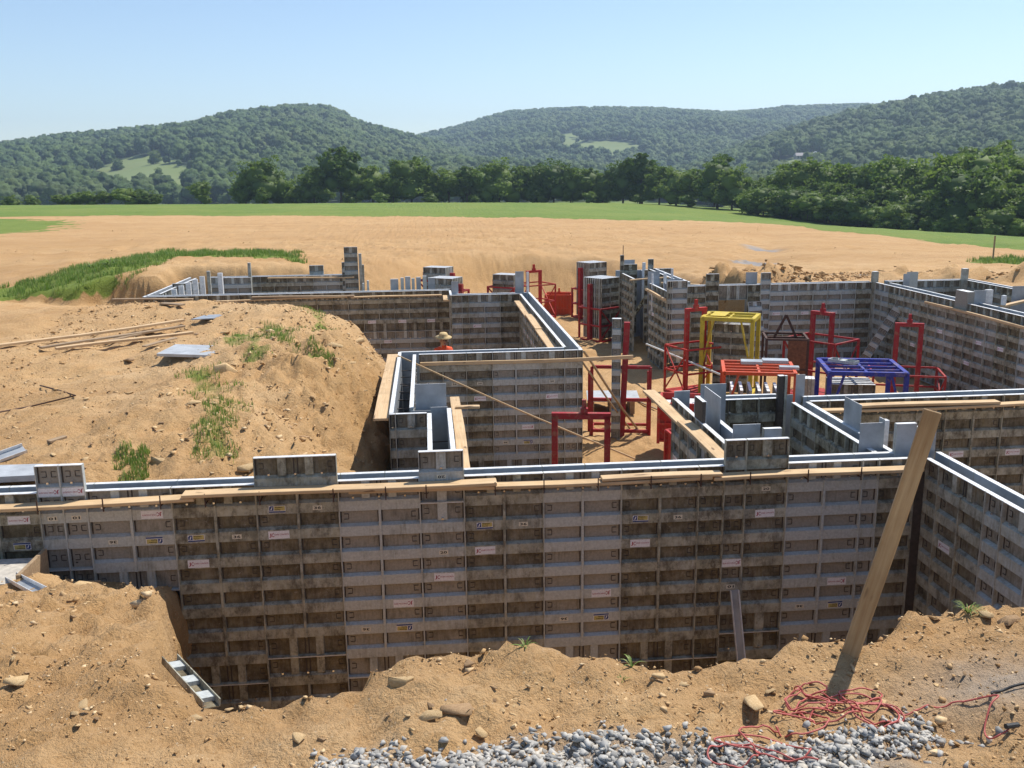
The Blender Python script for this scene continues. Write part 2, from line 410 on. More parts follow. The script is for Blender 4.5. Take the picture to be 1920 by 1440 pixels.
# ------------------------------------------------------------------ ground
TOP = 3.05          # top of the wall forms
FLOOR = 0.58        # dirt floor inside the excavation
def ctl(*pts): return [tuple(at_y(px, py, Y)) for px, py, Y in pts]
far_ctrl = ctl((0, 385, 210), (450, 385, 210), (750, 382, 215), (1000, 383, 215), (1180, 381, 200), (1340, 391, 180), (1450, 402, 165),
               (1600, 422, 150), (1750, 440, 135), (1900, 452, 125), (0, 405, 110), (500, 405, 105), (960, 408, 95), (1200, 412, 85),
               (1400, 418, 78), (1600, 440, 66), (1750, 455, 60), (1920, 468, 55), (1920, 490, 40))
far_ctrl += [(-31, 72, 2.75), (-60, 60, 2.8), (-60, 20, 2.9), (-16, 31, 2.5), (-14, 35, 2.6), (-11.5, 36, 3.25), (-9.5, 37, 3.4), (-7, 37, 3.35), (-4.5, 37, 3.1), (-3, 37.5, 2.85),
             (-10, 45, 3.0), (0, 50, 2.75), (6, 52, 2.6), (0, 40, 2.65), (10, 45, 2.5), (15, 43, 2.45), (20, 53, 2.3), (16, 31, 2.7), (10, 31, 2.75), (12, 34, 2.6), (.5, 32, 1.8), (3, 35, 1.75), (-1, 31, 1.9), (2.2, 31, 1.7), (0, 36, 2.1),
             (20, 30, 2.7), (21, 20, 2.8), (25, 10, 2.9), (23, 38, 2.5), (40, 30, 2.2), (-100, 120, 3.2), (-150, 200, 2.5), (120, 90, -2.0), (150, 150, -5), (60, 260, -3), (-60, 270, -2)]
far_f = tps(far_ctrl)
left_f = tps([(-9, 20, 3.05), (-6, 13.2, 3.05), (-12, 27.3, 2.85), (-4.3, 16.6, 3.1), (-2.7, 23.6, 3.1), (-1.7, 23.6, 2.5), (-1.1, 23.6, 1.6), (-1.2, 26.5, 0.7), (-3.2, 26.6, 1.6),
              (-4, 11.2, 2.98), (-2.8, 11.5, 2.9), (-5, 10.8, 2.96), (-8, 10.8, 2.95), (-1.3, 11, 2.2), (-0.7, 13, 2.15), (-0.7, 11, 2.0), (-2, 11, 2.55), (-2.6, 13, 3.05), (-1.7, 13.2, 2.6),
              (-0.8, 14.5, 2.2), (-0.85, 16, 2.35), (-0.9, 18.8, 2.4), (-1.4, 18.8, 3.0), (-1.3, 16, 2.9), (-2.2, 15, 3.05), (-4.6, 25.3, 3.05), (-4.8, 27.5, 2.2), (-8.2, 26.6, 2.95), (-8.2, 28, 2.45),
              (-9.6, 33, 2.1), (-11.4, 33, 2.2), (-14.2, 33, 2.4), (-12, 30, 2.45), (-18, 20, 3.0), (-20, 30, 2.6), (-3, 20, 3.1), (-6, 22.4, 3.05), (-40, 20, 2.9), (-40, 30, 2.8)])
front_f = tps([(-2, 3.9, 3.75), (0.3, 3.7, 3.75), (2.6, 3.5, 3.75), (-1.4, 4.6, 3.72), (-.7, 4.45, 3.70), (-.3, 4.65, 3.75), (.4, 4.7, 3.75), (1.1, 4.56, 3.75), (1.9, 4.5, 3.73), (2.3, 4.65, 3.75),
               (3.2, 5.0, 3.75), (3.5, 4.95, 3.75), (5.5, 5.0, 3.75), (0, 0, 3.9), (-6, 0, 3.8), (6, 0, 3.9), (0, -6, 4.0), (-20, 0, 3.4), (20, 0, 3.4), (-20, 9, 2.8), (20, 8, 3.2),
               (-4.4, 9.9, 2.15), (-3.89, 9.9, 2.10), (-3.46, 9.9, 1.96), (-3.84, 8, 2.8), (-2.7, 8, 2.8), (-2.0, 6, 3.45), (-2.95, 6, 3.42), (-6, 9, 2.5), (-7, 6, 3.2), (-2.3, 5, 3.66)])
TRENCH = [(-3.05, 11.2), (-3.05, 9.5), (-2.6, 8), (-2.12, 6.6), (-1.93, 5.9), (-1.8, 5.2), (-1.55, 4.75), (-1.17, 4.47), (-.73, 4.46), (-.49, 4.51), (-.33, 4.65), (.13, 4.69), (.4, 4.69), (.81, 4.64), (1.09, 4.56),
          (1.37, 4.5), (1.75, 4.48), (1.87, 4.5), (2.03, 4.66), (2.27, 4.65), (2.42, 4.57), (2.67, 4.74), (2.84, 4.89), (3.19, 5.03), (3.38, 5.0), (3.53, 4.95), (6.0, 5.0), (8.0, 5.3), (18.0, 6.0), (18.0, 11.2)]
YARD = [(3, 9.0), (3, 31), (-8.4, 31), (-9.0, 33.6), (-12, 33.6), (-14.5, 33.2), (-19, 31.2), (-60, 27), (-60, 9.0)]
PIT = [(-.35, 9.0), (-.35, 19), (-.7, 26.8), (-3.5, 27.5), (-8.7, 27.9), (-9.0, 31), (-8.8, 35), (-4, 35.7), (-2.4, 35.2), (-2.0, 30.0), (2.9, 30.0), (3.9, 33.5), (4.1, 39), (4.6, 42), (6.5, 42), (8.6, 39), (9.4, 36.5), (9.4, 34), (9.8, 29.0), (14, 28.7), (17.3, 28.6), (17.6, 20), (17.6, 7), (6.0, 7.0), (6.0, 9.0)]
def pz(pts, z): return [tuple(at_z(a, b, z)[:2]) for a, b in pts]
GRASS_BANK = pz([(-60, 514), (60, 500), (120, 492), (180, 480), (240, 468), (310, 456), (440, 466), (555, 478), (570, 492), (500, 495), (400, 493), (330, 497), (285, 508), (200, 524), (100, 531), (-60, 541)], 3.15)
GRASS_SPOTS = [pz(p, z) for p, z in (
    ([(405, 665), (440, 640), (470, 635), (530, 690), (500, 700), (465, 715), (440, 690)], 3.05),
    ([(485, 618), (540, 620), (560, 655), (510, 650)], 3.05), ([(565, 590), (600, 585), (630, 620), (590, 628)], 3.0), ([(500, 665), (545, 680), (560, 710), (520, 705)], 2.9),
    ([(345, 712), (400, 712), (440, 745), (465, 785), (430, 795), (375, 770), (345, 750)], 3.0), ([(590, 720), (625, 735), (620, 752), (590, 745)], 2.6),
    ([(370, 800), (410, 790), (435, 865), (400, 870)], 2.9), ([(205, 862), (240, 858), (268, 882), (262, 895), (215, 893)], 2.97), ([(560, 640), (580, 640), (585, 665), (560, 660)], 3.0))]
GRASS_RIGHT = pz([(1815, 487), (1850, 476), (1990, 468), (1990, 494), (1850, 490)], 2.55)
GRASS_LEFT = pz([(-80, 410), (60, 412), (130, 416), (115, 428), (60, 436), (-80, 446)], 2.75)
MEADOW = [(-900, 125), (-110, 120), (-47, 110), (-17, 105), (8.6, 95), (18, 86), (27, 79), (30.9, 66.5), (33.6, 60.5), (36.7, 55.5), (70, 40), (900, 30), (900, 4000), (-900, 4000)]
def m_exc(x, y):
    """how far a spot lies inside the excavations: trench, yard, pit"""
    nb = fbm(x, y, 0.9, 4, 3)*0.32 + fbm(x, y, 5, 3, 5)*0.10
    t = sstep(-0.05, -0.42, sdist(x, y, TRENCH) + nb*0.24)
    yd = sstep(0.18, -0.34, sdist(x, y, YARD) + nb*1.6)
    ramp = np.exp(-(((x-3.0)/5.0)**2 + ((y-40)/7.0)**2))
    wdt = 0.55 + 9.0*ramp + 2.2*np.exp(-((x-.5)/3.0)**2-((y-31)/2.6)**2)
    sp = sdist(x, y, PIT)
    p = sstep(1, -1, (sp + nb)/wdt - 0.5*ramp)
    return t, yd, p
def ground_z(x, y, fine=True):
    x = np.asarray(x, float); y = np.asarray(y, float)
    r = np.hypot(x, y)
    t, yd, p = m_exc(x, y)
    zf = far_f(np.clip(x, -160, 160), np.clip(y, -20, 280))
    far_mix = sstep(190, 420, r); zf = zf*(1-far_mix) + (-7.0)*far_mix
    zl = left_f(np.clip(x, -45, 20), np.clip(y, 8, 36))
    za = zf*(1-yd) + zl*yd
    za = za*(1-p) + FLOOR*p
    zq = front_f(np.clip(x, -20, 20), np.clip(y, -8, 12)); zq = zq*(1-t) + (-0.32)*t
    k = sstep(10.22, 10.42, y); side = sstep(14, 30, np.abs(x)); k = k*(1-side) + sstep(4, 30, y)*side
    z = zq*(1-k) + za*k
    z = z + 0.06*fbm(x, y, 0.28, 3, 21) * (1-0.6*p)
    if fine:
        near = 1/(1+(r/14)**2)
        t = np.where(y > 10.25, 0, t); p = np.where(y < 10.25, 0, p); yd = np.where(y < 10.25, 0, yd)
        edge = 4*np.maximum(np.maximum(t*(1-t)*sstep(-1.2, -1.9, x), p*(1-p)*sstep(30, 27, y)), 1.3*yd*(1-yd))
        rough = 0.10*fbm(x, y, 1.7, 4, 31) + (0.05*fbm(x, y, 6, 4, 41, .6) + 0.04*fbm(x, y, 19, 3, 51)*near)
        slope = sstep(-0.4, -3.0, x)*0 + 1
        mound = np.exp(-((x+2)/2.2)**2 - ((y-15)/5.5)**2) + 0.8*np.exp(-((x+2.9)/1.4)**2 - ((y-7.5)/2.2)**2)
        z = z + rough*(1.15 + 1.2*edge + 1.6*np.clip(mound, 0, 1))*np.where(r > 70, 0.9, 1.0)
        # spoil heaps behind the right hand walls
        for hx, hy, hr, hh in ((9.9, 31.2, 1.6, .75), (11.6, 31.8, 2.0, .55), (8.9, 33.0, 1.2, .5), (17.6, 29.6, 1.2, .75), (19.3, 28.6, 1.4, .8), (15.9, 30.3, .9, .5), (21, 27.4, 1.5, .7)):
            b = np.exp(-(((x-hx)**2+(y-hy)**2)/hr**2)**1.4); z = z + .62*hh*b*(0.8+1.5*fbm(x, y, 1.3, 4, 61, .6))*(1-p)
        cut = np.exp(-((x+1.5)/1.3)**2 - ((y-15.5)/5.0)**2) + 0.7*np.exp(-((x+2.2)/.8)**2 - ((y-7.0)/2.0)**2)
        z = z + np.clip(cut, 0, 1)*(0.30*np.abs(fbm(x, y, 1.9, 4, 131, .6)) - .06 + .10*fbm(x, y, 9, 3, 133, .65))
        z = z + .38*np.exp(-((x-.33)/.5)**2-((y-22.6)/.5)**2)
        # ruts of a vehicle track at the back
        z = z + 0.05*np.sin(y*0.9+x*3.1+4*fbm(x, y, .2, 2, 71))*sstep(38, 46, y)*sstep(70, 55, y)*0.6
        z = z - 0.28*np.exp(-((x-(15.5+(y-43)*0.40))/1.6)**2)*sstep(38, 43, y)*sstep(70, 62, y)
    return z
def build_ground():
    def seg(a, b, st): return np.arange(a, b-1e-6, st)
    def grow(a, b, st, g):
        o = [a]
        while o[-1] < b: o.append(o[-1]+st); st *= g
        return np.array(o)
    ys = np.concatenate([-grow(8, 45, 2, 1.5)[::-1], seg(-7.5, 2, .5), seg(2, 5.6, .045), seg(5.6, 11, .07), seg(11, 20, .10), seg(20, 38, .16), seg(38, 60, .33), seg(60, 120, 0.9), seg(120, 260, 3), grow(260, 2500, 6, 1.18)])
    xh = np.concatenate([seg(0.025, 4.6, .05), seg(4.6, 9, .09), seg(9, 18, .18), seg(18, 40, .55), seg(40, 110, 2.2), grow(110, 1500, 6, 1.2)])
    xh[-1] = 1650; ys[-1] = 2650; ys = np.sort(ys[ys <= 2650]); xh = xh[xh <= 1650]; xs = np.concatenate([-xh[::-1], xh])
    X, Y = np.meshgrid(xs, ys); Z = ground_z(X, Y)
    t, yd, p = m_exc(X, Y); t = np.where(Y > 10.25, 0, t); p = np.where(Y < 10.25, 0, p)
    # break up the straight grid on the cut banks
    e = 4*np.maximum(t*(1-t), p*(1-p)); w = np.minimum(e, 1)*0.22*sstep(30, 26, Y)
    dX = fbm(X, Z*1.0+Y, 3.1, 3, 81)*w; dY = fbm(Y, Z*1.0-X, 3.3, 3, 83)*w
    V = np.stack([X+dX, Y+dY, Z], -1).reshape(-1, 3)
    ny, nx = X.shape; i = np.arange(ny*nx).reshape(ny, nx)
    Fc = np.stack([i[:-1, :-1], i[:-1, 1:], i[1:, 1:], i[1:, :-1]], -1).reshape(-1, 4)
    g = np.zeros_like(X)
    soft = fbm(X, Y, 1.4, 4, 91)
    g = np.maximum(g, sstep(0.3, -0.5, sdist(X, Y, GRASS_BANK) + soft*0.7)*(1-sstep(.25, .7, yd)))
    for s_ in GRASS_SPOTS: g = np.maximum(g, 0.50*sstep(0.15, -0.2, sdist(X, Y, s_) + soft*0.35))
    g = np.maximum(g, sstep(0.5, -0.5, sdist(X, Y, GRASS_RIGHT) + soft)); g = np.maximum(g, sstep(1.5, -1.5, sdist(X, Y, GRASS_LEFT) + soft*5))
    g = np.maximum(g, sstep(2.0, -2.0, sdist(X, Y, MEADOW) + 7*fbm(X, Y, .12, 3, 93)))
    raw = np.clip(np.maximum(e, np.where(X < -8, 4*yd*(1-yd), 0))*1.1, 0, 1)*0.9
    raw = np.maximum(raw, np.clip(0.8*np.exp(-((X+1.1)/.9)**2 - ((Y-17)/5.5)**2), 0, 1))
    # wheel tracks pressed into the bare field
    for line in ([(-20, 62), (-4, 52), (4, 46), (6, 41)], [(-8, 70), (10, 58), (16, 50), (14, 42)], [(24, 66), (19, 53), (15.4, 43), (12, 37)], [(-28, 50), (-12, 46), (0, 44), (8, 45)], [(-14, 84), (12, 70), (22, 62)], [(30, 48), (22, 44), (15, 41), (10, 40)]):
        for a, b_ in zip(line, line[1:]):
            ax, ay = a; ex, ey = b_[0]-ax, b_[1]-ay; tt = np.clip(((X-ax)*ex+(Y-ay)*ey)/(ex*ex+ey*ey), 0, 1); dd = np.hypot(X-ax-ex*tt, Y-ay-ey*tt) + .9*fbm(X, Y, .35, 3, 141)
            raw = np.maximum(raw, .75*np.exp(-((dd-1.0)/.32)**2)*(Y > 36)*np.clip(.6+1.6*fbm(X, Y, .5, 3, 143), 0, 1))
    raw = np.maximum(raw, .42*sstep(34, 44, Y))
    wet = np.zeros_like(X)
    for px, py, rx, ry in ((15.4, 43.2, 1.0, 1.5), (19.6, 53.0, .75, 2.6), (14.3, 32.9, .7, .5), (16.6, 33.2, 1.0, .5)):
        q = ((X-px)/rx)**2 + ((Y-py)/ry)**2 + 1.2*fbm(X, Y, 1.1, 3, 95); wet = np.maximum(wet, sstep(1.15, 0.6, q)*.85)
    dust = np.zeros_like(X)
    near = (np.abs(X) < 12) & (Y > 1) & (Y < 8)
    d1 = sdist(X, Y, GRAVEL_AREA)
    dust = np.where(near, 0.75*sstep(0.12, -0.25, d1 + 0.35*fbm(X, Y, 2.5, 4, 97)), 0)
    c = at_z(1890, 1285, 3.75); dust = np.maximum(dust, np.where(near, 0.65*np.exp(-((X-c[0])/.5)**2-((Y-c[1])/.28)**2), 0))
    me = np_mesh('ground', V, Fc, ['ground_soil'], {'grass': g.ravel(), 'raw': raw.ravel(), 'wet': wet.ravel(), 'dust': dust.ravel()}, smooth=True)
    o = link('ground', me); o['kind'] = 'structure'; o['label'] = 'tan bare soil of the building site with the open excavation'
    return o
GRAVEL_AREA = pz([(420, 1475), (520, 1440), (660, 1425), (850, 1405), (1000, 1412), (1150, 1408), (1290, 1395), (1400, 1388), (1500, 1378), (1640, 1358), (1740, 1336), (1790, 1358), (1760, 1400), (1830, 1470), (1700, 1600), (400, 1600)], 3.75)
build_ground()

# ------------------------------------------------------------------ hills and far wood
def hill(name, ridge, Y0, front, back, xs, base, seed, clear=(), label=''):
    """ridge: list of (X, Z) along the crest at depth Y0"""
    rx = np.array([p[0] for p in ridge]); rz = np.array([p[1] for p in ridge])
    gx = np.linspace(xs[0], xs[1], 150); gy = np.concatenate([np.linspace(Y0-front, Y0, 70), np.linspace(Y0+12, Y0+back, 14)])
    X, Y = np.meshgrid(gx, gy)
    crest = np.interp(X + 60*fbm(X, Y, 1/260, 2, seed), rx, rz)
    t = np.where(Y < Y0, (Y0-Y)/front, (Y-Y0)/back); t = np.clip(t, 0, 1)
    prof = 0.5*(1+np.cos(np.pi*t))
    prof = 0.6*prof + 0.4*(1-t)
    Z = base + (crest-base)*prof + fbm(X, Y, 1/150, 4, seed+5)*30*(1-prof)*sstep(1, .8, t)*prof*2
    V = np.stack([X, Y, Z], -1).reshape(-1, 3)
    ny, nx = X.shape; i = np.arange(ny*nx).reshape(ny, nx)
    Fc = np.stack([i[:-1, :-1], i[:-1, 1:], i[1:, 1:], i[1:, :-1]], -1).reshape(-1, 4)
    cl = np.zeros_like(X)
    for poly in clear: cl = np.maximum(cl, sstep(8, -8, sdist(X, Y, poly) + 14*fbm(X, Y, 1/40, 3, seed+9)))
    me = np_mesh(name, V, Fc, ['hill_turf'], {'clearing': cl.ravel(), 'wood': (cl < 0.3).astype(float).ravel()}, smooth=True)
    o = link(name, me); o['kind'] = 'structure'; o['label'] = label
    return o, (gx, gy, Z)
def on_hill(H, px, py):
    """where the sight line of a pixel meets the hill"""
    gx, gy, Z = H; d = _ray(px, py)
    for Y in np.arange(gy[0]+2, gy[-1], 3.0):
        P = EYE + d*(Y/d[1]); ix = np.clip(np.searchsorted(gx, P[0])-1, 0, len(gx)-2); iy = np.clip(np.searchsorted(gy, Y)-1, 0, len(gy)-2)
        if P[2] <= Z[iy, ix]: return (P[0], Y, Z[iy, ix])
    return (P[0], gy[-1], 0)
def ridge_pts(pts, Y): return [(at_y(a, b, Y)[0], at_y(a, b, Y)[2]) for a, b in pts]
HILLS = []
def make_hill(name, rp, Y0, front, back, xs, base, seed, clear_px=(), label='', treeh=9.0):
    rp = ridge_pts(rp, Y0); rp = [(a, b-treeh*.8) for a, b in rp]
    rp = [(rp[0][0]-2000, rp[0][1]-10)] + rp + [(rp[-1][0]+2000, rp[-1][1])]
    o, H = hill(name, rp, Y0, front, back, xs, base, seed)
    if clear_px:
        polys = [[on_hill(H, a, b)[:2] for a, b in poly] for poly in clear_px]
        bpy.data.objects.remove(o)
        o, H = hill(name, rp, Y0, front, back, xs, base, seed, polys, label)
    o['label'] = label; o.name = name; HILLS.append((o, H)); return o, H
hl, HL = make_hill('hill', [(-150, 290), (0, 284), (60, 280), (200, 258), (330, 243), (400, 236), (470, 214), (560, 204), (620, 207), (660, 222), (710, 242), (760, 256), (800, 266), (860, 285), (960, 320), (1100, 350)], 1300, 800, 500, (-1100, 520), -8, 3,
    [[(160, 372), (145, 338), (205, 313), (250, 300), (305, 298), (348, 318), (360, 372), (300, 364), (240, 370)], [(460, 325), (460, 296), (500, 298), (500, 325)], [(315, 388), (318, 348), (362, 346), (362, 388)]], 'wooded hill with pale clearings left of the gap')
hb, HB = make_hill('hill', [(560, 300), (680, 285), (760, 270), (800, 263), (850, 248), (960, 214), (1050, 208), (1200, 207), (1330, 217), (1400, 213), (1480, 204), (1600, 201), (1640, 208), (1750, 210), (2000, 220)], 1900, 1150, 600, (-500, 1500), -8, 13,
    [[(1030, 262), (1035, 254), (1085, 254), (1092, 270), (1200, 268), (1205, 296), (1140, 306), (1090, 292), (1040, 284)], [(685, 302), (690, 280), (735, 283), (725, 303)]], 'long wooded ridge with a mown clearing behind the tree line')
hr, HR = make_hill('hill', [(1200, 345), (1330, 315), (1420, 280), (1500, 252), (1580, 225), (1640, 207), (1700, 195), (1780, 183), (1850, 170), (1890, 168), (1960, 172), (2100, 176)], 900, 620, 500, (120, 1000), -8, 23,
    [[(1425, 345), (1436, 310), (1485, 298), (1545, 293), (1550, 320), (1480, 345)]], 'steep wooded hillside with a house on its flank')

def ico(sub, seed, amp=0.3, sq=(1, 1, 1), freq=1.6):
    bm = bmesh.new(); bmesh.ops.create_icosphere(bm, subdivisions=sub, radius=1.0)
    v = np.array([x.co[:] for x in bm.verts]); f = np.array([[q.index for q in p.verts] for p in bm.faces]); bm.free()
    n = fbm(v[:, 0]*freq+seed*3.7+v[:, 2]*1.3, v[:, 1]*freq-seed*1.9+v[:, 2]*1.7, 1.0, 3, seed)
    return v*(1+amp*2*n)[:, None]*np.array(sq), f
def forest_crown(seed):
    """a far tree: several leafy lobes and a short stem, origin at its foot"""
    r = np.random.default_rng(seed); V, Fc = [], []; o = 0
    for k in range(6):
        v, f = ico(3, seed*10+k, 0.50, (1, 1, .9), 3.2)
        a = r.uniform(0, 6.28); d = 0 if k == 0 else r.uniform(1.3, 2.5); s = 2.7 if k == 0 else r.uniform(1.5, 2.3)
        v = v*s + [math.cos(a)*d, math.sin(a)*d, r.uniform(3.4, 6.2) if k else 6.4]
        V.append(v); Fc.append(f+o); o += len(v)
    me = np_mesh('wood_crown', np.concatenate(V), np.concatenate(Fc), ['forest_leaf'], None, True)
    return bpy.data.objects.new('wood_crown', me)
crowns = [forest_crown(s) for s in (1, 2, 3)]
def forest(host, density, seed, label):
    o = bpy.data.objects.new('far_wood', host.data); COL.objects.link(o); o['kind'] = 'stuff'; o['label'] = label; o['category'] = 'wood'
    ng = bpy.data.node_groups.new('scatter', 'GeometryNodeTree')
    ng.interface.new_socket('Geometry', in_out='INPUT', socket_type='NodeSocketGeometry'); ng.interface.new_socket('Geometry', in_out='OUTPUT', socket_type='NodeSocketGeometry')
    N = ng.nodes; L = ng.links.new; gi = N.new('NodeGroupInput'); go = N.new('NodeGroupOutput'); jn = N.new('GeometryNodeJoinGeometry')
    at = N.new('GeometryNodeInputNamedAttribute'); at.data_type = 'FLOAT'; at.inputs[0].default_value = 'wood'
    for k, c in enumerate(crowns):
        ds = N.new('GeometryNodeDistributePointsOnFaces'); ds.distribute_method = 'POISSON'
        ds.inputs['Distance Min'].default_value = 3.2; ds.inputs['Density Max'].default_value = density; ds.inputs['Seed'].default_value = seed+k
        L(gi.outputs[0], ds.inputs['Mesh']); L(at.outputs['Attribute'], ds.inputs['Density Factor'])
        oi = N.new('GeometryNodeObjectInfo'); oi.inputs['Object'].default_value = c
        ip = N.new('GeometryNodeInstanceOnPoints'); L(ds.outputs['Points'], ip.inputs['Points']); L(oi.outputs['Geometry'], ip.inputs['Instance'])
        rv = N.new('FunctionNodeRandomValue'); rv.data_type = 'FLOAT_VECTOR'; rv.inputs[0].default_value = (0, 0, 0); rv.inputs[1].default_value = (0, 0, 6.28); rv.inputs['Seed'].default_value = k
        L(rv.outputs[0], ip.inputs['Rotation'])
        sv = N.new('FunctionNodeRandomValue'); sv.data_type = 'FLOAT'; sv.inputs[2].default_value = 0.6; sv.inputs[3].default_value = 1.65; sv.inputs['Seed'].default_value = 9+k
        L(sv.outputs[1], ip.inputs['Scale']); L(ip.outputs[0], jn.inputs[0])
    L(jn.outputs[0], go.inputs[0])
    md = o.modifiers.new('scatter', 'NODES'); md.node_group = ng
    return o
forest(hl, 0.0068, 1, 'dense green wood covering the left hill')
forest(hb, 0.0055, 5, 'dense bluish green wood covering the far ridge')
forest(hr, 0.0085, 9, 'dense green wood covering the right hillside')

# ------------------------------------------------------------------ lettering for the stickers
_txt = {}
def text_geo(s, bold=0.0):
    """glyph outlines as flat faces: list of (x, z) and faces, height about 0.7"""
    if (s, bold) in _txt: return _txt[(s, bold)]
    cu = bpy.data.curves.new('t', 'FONT'); cu.body = s; cu.resolution_u = 2; cu.offset = bold
    o = bpy.data.objects.new('t', cu); COL.objects.link(o)
    dg = bpy.context.evaluated_depsgraph_get(); ev = o.evaluated_get(dg); me = ev.to_mesh()
    v = [(p.co.x, p.co.y) for p in me.vertices]; f = [tuple(p.vertices) for p in me.polygons]
    ev.to_mesh_clear(); bpy.data.objects.remove(o); bpy.data.curves.remove(cu)
    _txt[(s, bold)] = (v, f); return v, f
def put_text(mb, s, x0, x1, z0, z1, y, mat, bold=0.0):
    v, f = text_geo(s, bold); a = np.array(v); lo, hi = a.min(0), a.max(0)
    sx, sz = (x1-x0)/(hi[0]-lo[0]), (z1-z0)/(hi[1]-lo[1])
    mb._add([(x0+(p[0]-lo[0])*sx, y, z0+(p[1]-lo[1])*sz) for p in v], f, mat)
_stk = {}
def sticker_mesh(kind):
    if kind in _stk: return _stk[kind]
    b = MB()
    if kind == 'JC':
        w, h = .235, .094; b.box(-w/2, w/2, -.001, 0, -h/2, h/2, 0)
        y = -.0016
        put_text(b, 'J', -.108, -.084, -.028, .02, y, 1, .02); put_text(b, 'C', -.080, -.052, -.024, .022, y, 1, .02)
        put_text(b, 'JONES CONCRETE', -.050, .108, -.010, .012, y, 1, .012)
        me = b.mesh('sticker', ['sticker_white', 'ink_red'])
    elif kind == 'WF':
        w, h = .185, .082; b.box(-w/2, w/2, -.001, 0, -h/2, h/2, 0)
        y = -.0016
        b._add([(-.088, y, -.016), (-.040, y, -.016), (-.040, y, .037), (-.074, y, .037), (-.088, y, .022)], [(0, 1, 2, 3, 4)], 1)
        b._add([(-.076, y-.0005, -.008), (-.062, y-.0005, -.008), (-.050, y-.0005, .028), (-.060, y-.0005, .026)], [(0, 1, 2, 3)], 0)
        b._add([(-.034, y, -.016), (.086, y, -.016), (.086, y, .037), (-.034, y, .037)], [(0, 1, 2, 3)], 3)
        put_text(b, 'Western', -.028, .058, .014, .033, y-.0006, 2, .02); put_text(b, 'Forms', -.028, .036, -.013, .007, y-.0006, 2, .02)
        b._add([(-.0915, y, -.039), (.0915, y, -.039), (.0915, y, -.022), (-.0915, y, -.022)], [(0, 1, 2, 3)], 1)
        me = b.mesh('sticker', ['sticker_white', 'ink_blue', 'ink_black', 'sticker_yellow'])
    else:
        w = .105; h = .052; b.box(-w/2, w/2, -.001, 0, -h/2, h/2, 0)
        n = .040 if len(kind) == 2 else .022
        put_text(b, kind, -n, n, -.016, .016, -.0016, 1, .03)
        me = b.mesh('sticker', ['sticker_cream', 'ink_black'])
    _stk[kind] = me; return me

# ------------------------------------------------------------------ aluminium wall forms
_pan = {}
RAIL_STEP, RAIL_H = .3048, .145
def rails_of(h):
    n = max(0, int(round(h/RAIL_STEP))-1); return [.245+RAIL_STEP*k for k in range(n)] if n else []
def panel_mesh(w, h):
    key = (round(w, 3), round(h, 3))
    if key in _pan: return _pan[key]
    b = MB(); D = .062
    b._add([(.006, -.004, .006), (w-.006, -.004, .006), (w-.006, 0, .006), (.006, 0, .006), (.006, -.004, h-.006), (w-.006, -.004, h-.006), (w-.006, 0, h-.006), (.006, 0, h-.006)], MB.BF, [1, 1, 1, 1, 2, 1])
    for x in (0, w-.008): b.box(x, x+.008, -D, 0, 0, h, 0)
    b.box(.008, w-.008, -D, 0, h-.008, h, 3); b.box(.008, w-.008, -D, 0, 0, .008, 0)
    rl = rails_of(h); split = w > .7
    cols = [(.008, w/2-.014), (w/2+.014, w-.008)] if split else [(.008, w-.008)]
    for z in rl:
        prof = [(-.005, z), (-.052, z), (-.052, z+.118), (-.008, z+RAIL_H)]
        for x0, x1 in cols: b.prism_x(prof, x0, x1, 0)
    if split and rl: b.box(w/2-.014, w/2+.014, -.063, -.004, rl[0], rl[-1]+RAIL_H-.01, 0)
    bays = [(.008, rl[0])] + [(z+RAIL_H, z2) for z, z2 in zip(rl, rl[1:])] + [(rl[-1]+RAIL_H, h-.008)] if rl else [(.008, h-.008)]
    st = [w*.335, w*.665] if split else ([w*.5] if w > .4 else [])
    sw = .045 if split else .055
    for z0, z1 in ({bays[0], bays[-1]} if st else ()):
        for x in st: b.box(x-sw, x+sw, -.042, -.004, z0, z1, 0)
    for x0, x1 in cols:                                     # shadow lines put in as dark strips along the bay edges
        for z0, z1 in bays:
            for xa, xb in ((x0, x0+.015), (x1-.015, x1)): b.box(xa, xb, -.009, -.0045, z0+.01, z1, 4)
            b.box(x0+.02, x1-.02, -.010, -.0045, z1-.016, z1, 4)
    for i, (z0, z1) in enumerate(bays):                      # pressed wedge loops at the sides of each bay, coloured dark as shadow lines
        zc = (z0+z1)/2
        for x, s in ((.05, 1), (w-.05, -1)):
            if w < .22 and s < 0: continue
            b.box(min(x, x+s*.05), max(x, x+s*.05), -.011, -.004, zc+.028, zc+.034, 4)
            b.box(min(x, x+s*.05), max(x, x+s*.05), -.011, -.004, zc-.034, zc-.028, 4)
            xe = x+s*.05; b.box(xe-.003, xe+.003, -.011, -.004, zc-.028, zc+.028, 4)
    if rl:
        for fx in ((.18, .5, .82) if split else (.5,)):
            x = w*fx; zz = rl[-1]+RAIL_H+.012; b.box(x-.011, x+.011, -.074, -.03, zz, zz+.02, 5)
    me = b.mesh('form_panel', ['panel_rail', 'panel_skin', 'panel_inside', 'panel_edge', 'steel_and_shade', 'pin_bright'])
    _pan[key] = me; return me
W_NUM = {.914: '36', .508: '20', .254: '10', .203: '8'}
